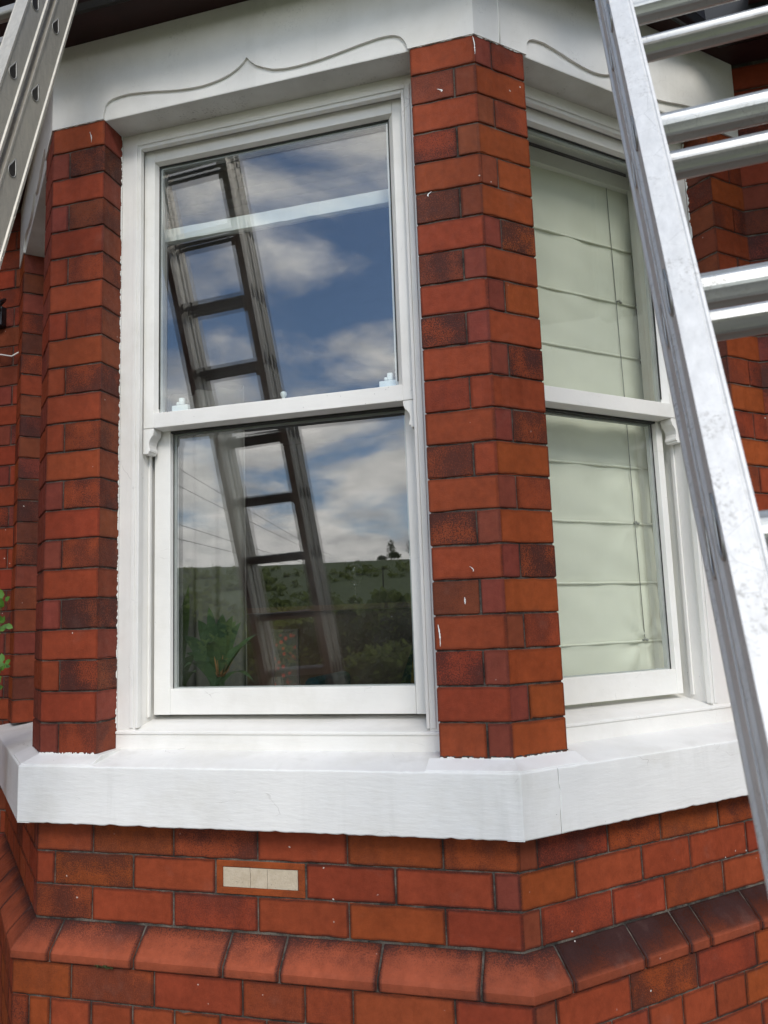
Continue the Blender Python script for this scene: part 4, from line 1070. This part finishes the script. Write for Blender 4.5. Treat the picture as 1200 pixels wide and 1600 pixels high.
for st_ in stems:
    pts = []
    for a, b_ in zip(st_[:-1], st_[1:]):
        for k in range(5): pts.append(Vector(a).lerp(Vector(b_), k/5))
    pts.append(Vector(st_[-1])); mb.tube(pts, [.005*(1-.8*i/len(pts)) for i in range(len(pts))], 6)
    for p in pts[4:]:
        for q in range(5):
            if random.random() < .75:
                ax = Vector((random.uniform(-1, 1), random.uniform(-.8, .3), random.uniform(-.4, .9)))
                small_leaf(mlv, p+ax*.012, ax, random.uniform(.018, .034))
build(mb, 'stem', M_ST, rose); build(mlv, 'foliage', M_RL, rose)

# ------------------------------------------------------------------ moss tuft in the plinth joint
mb = MB()
for k in range(26):
    x = -.985+random.uniform(-.022, .022); a = random.uniform(-1, 1)
    mb.tube([(x, -.055, ZC-.083), (x+a*.006, -.062, ZC-.078+random.uniform(-.003, .004)), (x+a*.012, -.066, ZC-.077+random.uniform(-.006, .003))], [.0009, .0007, .0002], 4)
mo = build(mb, 'moss_tuft', plain('moss', (.05, .075, .02), .9)); tag(mo, 'tiny tuft of moss growing under the plinth bricks', 'moss')

# ------------------------------------------------------------------ the place behind the camera (seen in the glass)
def hill_z(x, y):
    r = math.hypot(x, y+1); th_ = math.atan2(x, -y)      # 0 = straight out from the house
    z = GZ
    if r > 14: z -= min(1, (r-14)/60)*5.0
    if r > 70:
        t = min(1, (r-70)/430); z += (t*t*(3-2*t))*(46.5+1.0*math.sin(th_*5+1.1))
    if r > 500: z -= (r-500)*.01
    z += (math.sin(x*.021+1)*math.sin(y*.017)*1.6)*min(1, max(0, (r-40)/160))
    return z
def m_ground():
    m, nt, b, p = mat('ground')
    ln = N(nt, 'ShaderNodeVectorMath', operation='LENGTH'); L(nt, p, ln.inputs[0])
    g1 = mix(nt, noise(nt, p, .02, 4), (.15, .18, .05, 1), (.25, .28, .09, 1))
    g1 = mix(nt, ramp(nt, noise(nt, p, .5, 6), .3, .7, 0, .5), g1, (.035, .06, .015))
    pv = mix(nt, noise(nt, p, 8, 6), (.10, .095, .085, 1), (.18, .17, .15, 1))
    pv = mix(nt, ramp(nt, noise(nt, p, 120, 3), .5, .7, 0, .5), pv, (.08, .08, .07))
    c = mix(nt, ramp(nt, ln.outputs['Value'], 6.5, 6.8), pv, g1)
    L(nt, c, b.inputs['Base Color']); b.inputs['Roughness'].default_value = .95
    bump(nt, b, noise(nt, p, 60, 4), .4, .01); return m
mb = MB(); rs = [0, 3, 6, 6.6, 10, 14, 20, 30, 45, 60, 70, 90, 120, 150, 190, 230, 270, 310, 350, 390, 430, 470, 500, 540, 620, 800, 1200, 2200, 4500]; na = 96
mb.v.append((0, 0, GZ))
for r in rs[1:]:
    for k in range(na): a = 2*math.pi*k/na; x, y = r*math.cos(a), r*math.sin(a); mb.v.append((x, y, hill_z(x, y)))
for k in range(na): mb.face((0, 1+k, 1+(k+1) % na), None, True)
for i in range(len(rs)-2):
    for k in range(na): a = 1+i*na+k; b_ = 1+i*na+(k+1) % na; mb.face((a, a+na, b_+na, b_), None, True)
tag(build(mb, 'ground', m_ground()), kind='structure')

M_TR = plain('bark', (.07, .05, .035), .9); 
M_F = [m_leaf('foliage_a', (.035, .065, .014, 1), (.09, .13, .03, 1), .4), m_leaf('foliage_b', (.16, .21, .05, 1), (.30, .33, .09, 1), .5), m_leaf('foliage_c', (.022, .042, .012, 1), (.055, .075, .02, 1), .4)]
def crown(mb, c, rx, rz, n, ls):
    for k in range(n):
        while True:
            p = Vector((random.uniform(-1, 1), random.uniform(-1, 1), random.uniform(-1, 1)))
            if .25 < p.length < 1: break
        lump = 1+.22*math.sin(p.x*5+c[0])*math.sin(p.z*4+c[1])
        q = Vector(c)+Vector((p.x*rx*lump, p.y*rx*lump, p.z*rz*lump))
        u = Vector((random.uniform(-1, 1), random.uniform(-1, 1), random.uniform(-1, 1))).normalized(); v = u.orthogonal().normalized(); s_ = ls*random.uniform(.5, 1.2)
        mb.add([q-u*s_-v*s_*.6, q+u*s_-v*s_*.6, q+u*s_*.7+v*s_*.6, q-u*s_*.7+v*s_*.6], [(0, 1, 2, 3)])
def refl_dir(px, py_):
    d = F+R2*((px-600)/1251.51)-U2*((py_-800)/1251.51); d.normalize(); return Vector((d.x, -d.y, d.z))
def place(px, r):      # ground point seen reflected at pixel column px, r metres out
    d = refl_dir(px, 900); h = Vector((d.x, d.y)).normalized(); x, y = CAM.x+h.x*r, 2.1+h.y*r; return x, y, hill_z(x, y)
def tree(name, label, x, y, hgt, rx, mat_, n, cat='tree', trunk=.4, ls=None, group=None):
    z = hill_z(x, y); t = thing(name, label, cat, (x, y, z), group)
    mb = MB(); mb.tube([(x, y, z-.2), (x+.02*hgt, y, z+hgt*trunk), (x-.01*hgt, y, z+hgt*.8)], [hgt*.028, hgt*.018, hgt*.006], 7)
    for k in range(5):
        a = random.uniform(0, 6.28); mb.tube([(x, y, z+hgt*(trunk-.05+.08*k)), (x+math.cos(a)*rx*.6, y+math.sin(a)*rx*.6, z+hgt*(trunk+.12+.1*k))], [hgt*.010, hgt*.003], 5)
    build(mb, 'trunk', M_TR, t)
    mb = MB(); nb = 5
    for k in range(nb):
        a = 6.28*k/nb; crown(mb, (x+math.cos(a)*rx*.45, y+math.sin(a)*rx*.45, z+hgt*(trunk+(1-trunk)*.42+random.uniform(-.08, .1))), rx*.62, hgt*(1-trunk)*.40, n//nb, ls or rx*.10)
    crown(mb, (x, y, z+hgt*.80), rx*.55, hgt*.20, n//4, ls or rx*.10)
    build(mb, 'crown', mat_, t)
# near hedge shrubs beyond the drive
shrubs = [(300, 10, 1.5, 1.5, 0), (380, 12, 1.9, 1.7, 1), (450, 9.5, 1.2, 1.3, 2), (520, 12.5, 2.1, 1.8, 0), (590, 10.5, 1.5, 1.5, 1), (650, 13, 2.3, 1.9, 2), (720, 11, 1.9, 1.8, 0), (220, 13, 2.2, 1.9, 2)]
desc = ['low dense green shrub', 'yellow green spreading shrub', 'small dark rounded shrub', 'tall mid green shrub', 'loose light green shrub', 'tall dark evergreen shrub', 'broad dark green shrub', 'big dark shrub']
for i, (px, r, h_, rx, k) in enumerate(shrubs):
    x, y, z = place(px, r+3); tree('garden_shrub', desc[i]+' in the garden reflected in the lower pane', x, y, h_*.92, rx*.8, M_F[k], 1500, 'shrub', .12, .06, 'garden shrubs behind the viewer')
# valley trees
tn = 0
vt = [(250, 60, 9), (330, 75, 8), (400, 95, 9), (470, 70, 7), (540, 85, 9), (610, 62, 8.5), (660, 90, 10), (730, 75, 9), (180, 80, 9)]
words = ['rounded', 'spreading', 'tall', 'small', 'bushy', 'wide', 'pointed', 'lopsided', 'thick']
for i, (px, r, h_) in enumerate(vt):
    x, y, z = place(px, r); tree('valley_tree', '%s green tree in the reflected valley beyond the shrubs' % words[i], x, y, h_, h_*.42, M_F[(i*2) % 3], 1400, 'tree', .2, .35, 'trees in the valley')
# skyline trees: the tall thin one and its low neighbours
for i, (px, r, h_, rx, n, lab) in enumerate([(612, 500, 15, 3.2, 500, 'tall thin lone tree'), (617, 485, 6.0, 4.5, 800, 'low bushy tree under the tall one'), (598, 500, 5.0, 3.8, 500, 'small round tree left of the tall one'), (646, 480, 14, 4, 600, 'tall tree at the right edge'), (560, 520, 5, 3.5, 300, 'tiny narrow tree of the middle row'), (575, 520, 4.5, 4, 300, 'tiny wide tree of the middle row')]):
    x, y, z = place(px, r); tree('skyline_tree', lab+' on the skyline in the lower pane', x, y, h_, rx, M_F[0], n//2, 'tree', .25, .45, 'trees on the skyline')
# far wood on the hillside as one mass
mb = MB(); rnd = random.Random(3)
for k in range(1300):
    px = rnd.uniform(120, 800); r = rnd.choice((rnd.uniform(90, 200), rnd.uniform(150, 380))); x, y, z = place(px, r)
    if math.sin(x*.06)*math.cos(y*.035) < -.4 and r > 180: continue
    s_ = rnd.uniform(1.2, 2.6)
    for q in range(26):
        p = Vector((rnd.gauss(0, .5), rnd.gauss(0, .5), rnd.gauss(.5, .35)))*s_; u = Vector((rnd.uniform(-1, 1), rnd.uniform(-1, 1), rnd.uniform(-1, 1))).normalized(); v = u.orthogonal().normalized(); e = s_*.24
        c_ = Vector((x, y, z))+p; mb.add([c_-u*e-v*e, c_+u*e-v*e, c_+u*e+v*e, c_-u*e+v*e], [(0, 1, 2, 3)])
tag(build(mb, 'far_wood', M_F[1]), 'green scrub and woodland covering the far hillside', 'woodland', kind='stuff')
# power line: pole far off, wires rising towards the house
x, y, z = place(598, 150)
pole = thing('utility_pole', 'wooden utility pole far off below the skyline with a cross arm', 'pole', (x, y, z))
ztop = CAM.z+150*math.tan(R_(4.3))
mb = MB(); mb.tube([(x, y, z-.3), (x, y, ztop+.4)], [.16, .11], 8); build(mb, 'shaft', M_TR, pole)
mb = MB(); mb.box(x-1.1, x+1.1, y-.06, y+.06, ztop-.1, ztop+.05); build(mb, 'cross_arm', M_TR, pole)
for i, (px0, py0, dz) in enumerate([(250, 705, 0), (250, 735, 0), (250, 800, -.5), (250, 825, -.5)]):
    d = refl_dir(px0, py0); near = Vector((CAM.x, .25-CAM.y*-1+0, CAM.z)); near = Vector((CAM.x, -CAM.y+.37, CAM.z))
    # reflection lives in the mirrored world: start from the camera's mirror image
    q0 = near+d*34; q1 = Vector((x-1.0+.6*i, y, ztop+dz)); pts = []
    for k in range(25):
        t = k/24; p = q0.lerp(q1, t)+(q0-q1)*.0; pts.append(p-Vector((0, 0, 1.1*math.sin(math.pi*t))))
    pts = [q0+(q0-q1)*.25+Vector((0, 0, .8))]+pts
    mb = MB(); mb.tube(pts, .013, 5); wr_ = build(mb, 'overhead_wire', M_BLK)
    tag(wr_, ['topmost', 'second highest', 'third highest', 'lowest'][i]+' overhead wire crossing the sky in the lower pane', 'wire', 'overhead wires')

# unseen house added to fill the reflection in the right hand window
nb = thing('reflection_house', 'pale rendered house added out of view to fill the right hand window reflection', 'house', (11, -1, GZ))
M_NB = plain('reflection_house_render', (.42, .39, .33), .9, nz=.2, sc=3)
mb = MB(); mb.box(9, 16, -9, 7, GZ-.1, 5.2); build(mb, 'wall', M_NB, nb)
mb = MB(); mb.add([(8.7, -9.3, 5.1), (16.3, -9.3, 5.1), (16.3, 7.3, 5.1), (8.7, 7.3, 5.1), (12.5, -9.3, 8.4), (12.5, 7.3, 8.4)], [(0, 4, 5, 3), (1, 2, 5, 4), (0, 1, 4), (2, 3, 5), (0, 3, 2, 1)]); build(mb, 'roof', M_ROOF, nb)
for y0, z0 in ((-6, -.3), (-2.2, -.3), (3.6, -.3), (-6, 2.7), (3.6, 2.7)):
    mb = MB(); mb.box(8.94, 9.05, y0, y0+1.1, z0, z0+1.3); wn = build(mb, 'window', M_PW, nb)
    mb = MB(); mb.box(8.92, 8.96, y0+.1, y0+1.0, z0+.1, z0+1.2); build(mb, 'pane', M_BLK, wn)

block = thing('shade_block', 'added brick wing of the house, out of view to the left of the ladder', 'blocker', (-3.3, -.7, GZ))  # unseen block added to keep sky light off the left faces
M_WG = plain('shade_block_brick', (.14, .045, .025), .9, nz=.3, sc=6)
mb = MB(); mb.box(-3.7, -2.75, -2.0, YH-.002, GZ-.1, 2.9); build(mb, 'wall', M_WG, block)
mb = MB(); mb.box(-3.8, -2.65, -2.1, YH-.004, 2.9, 3.0); build(mb, 'roof', M_ROOF, block)
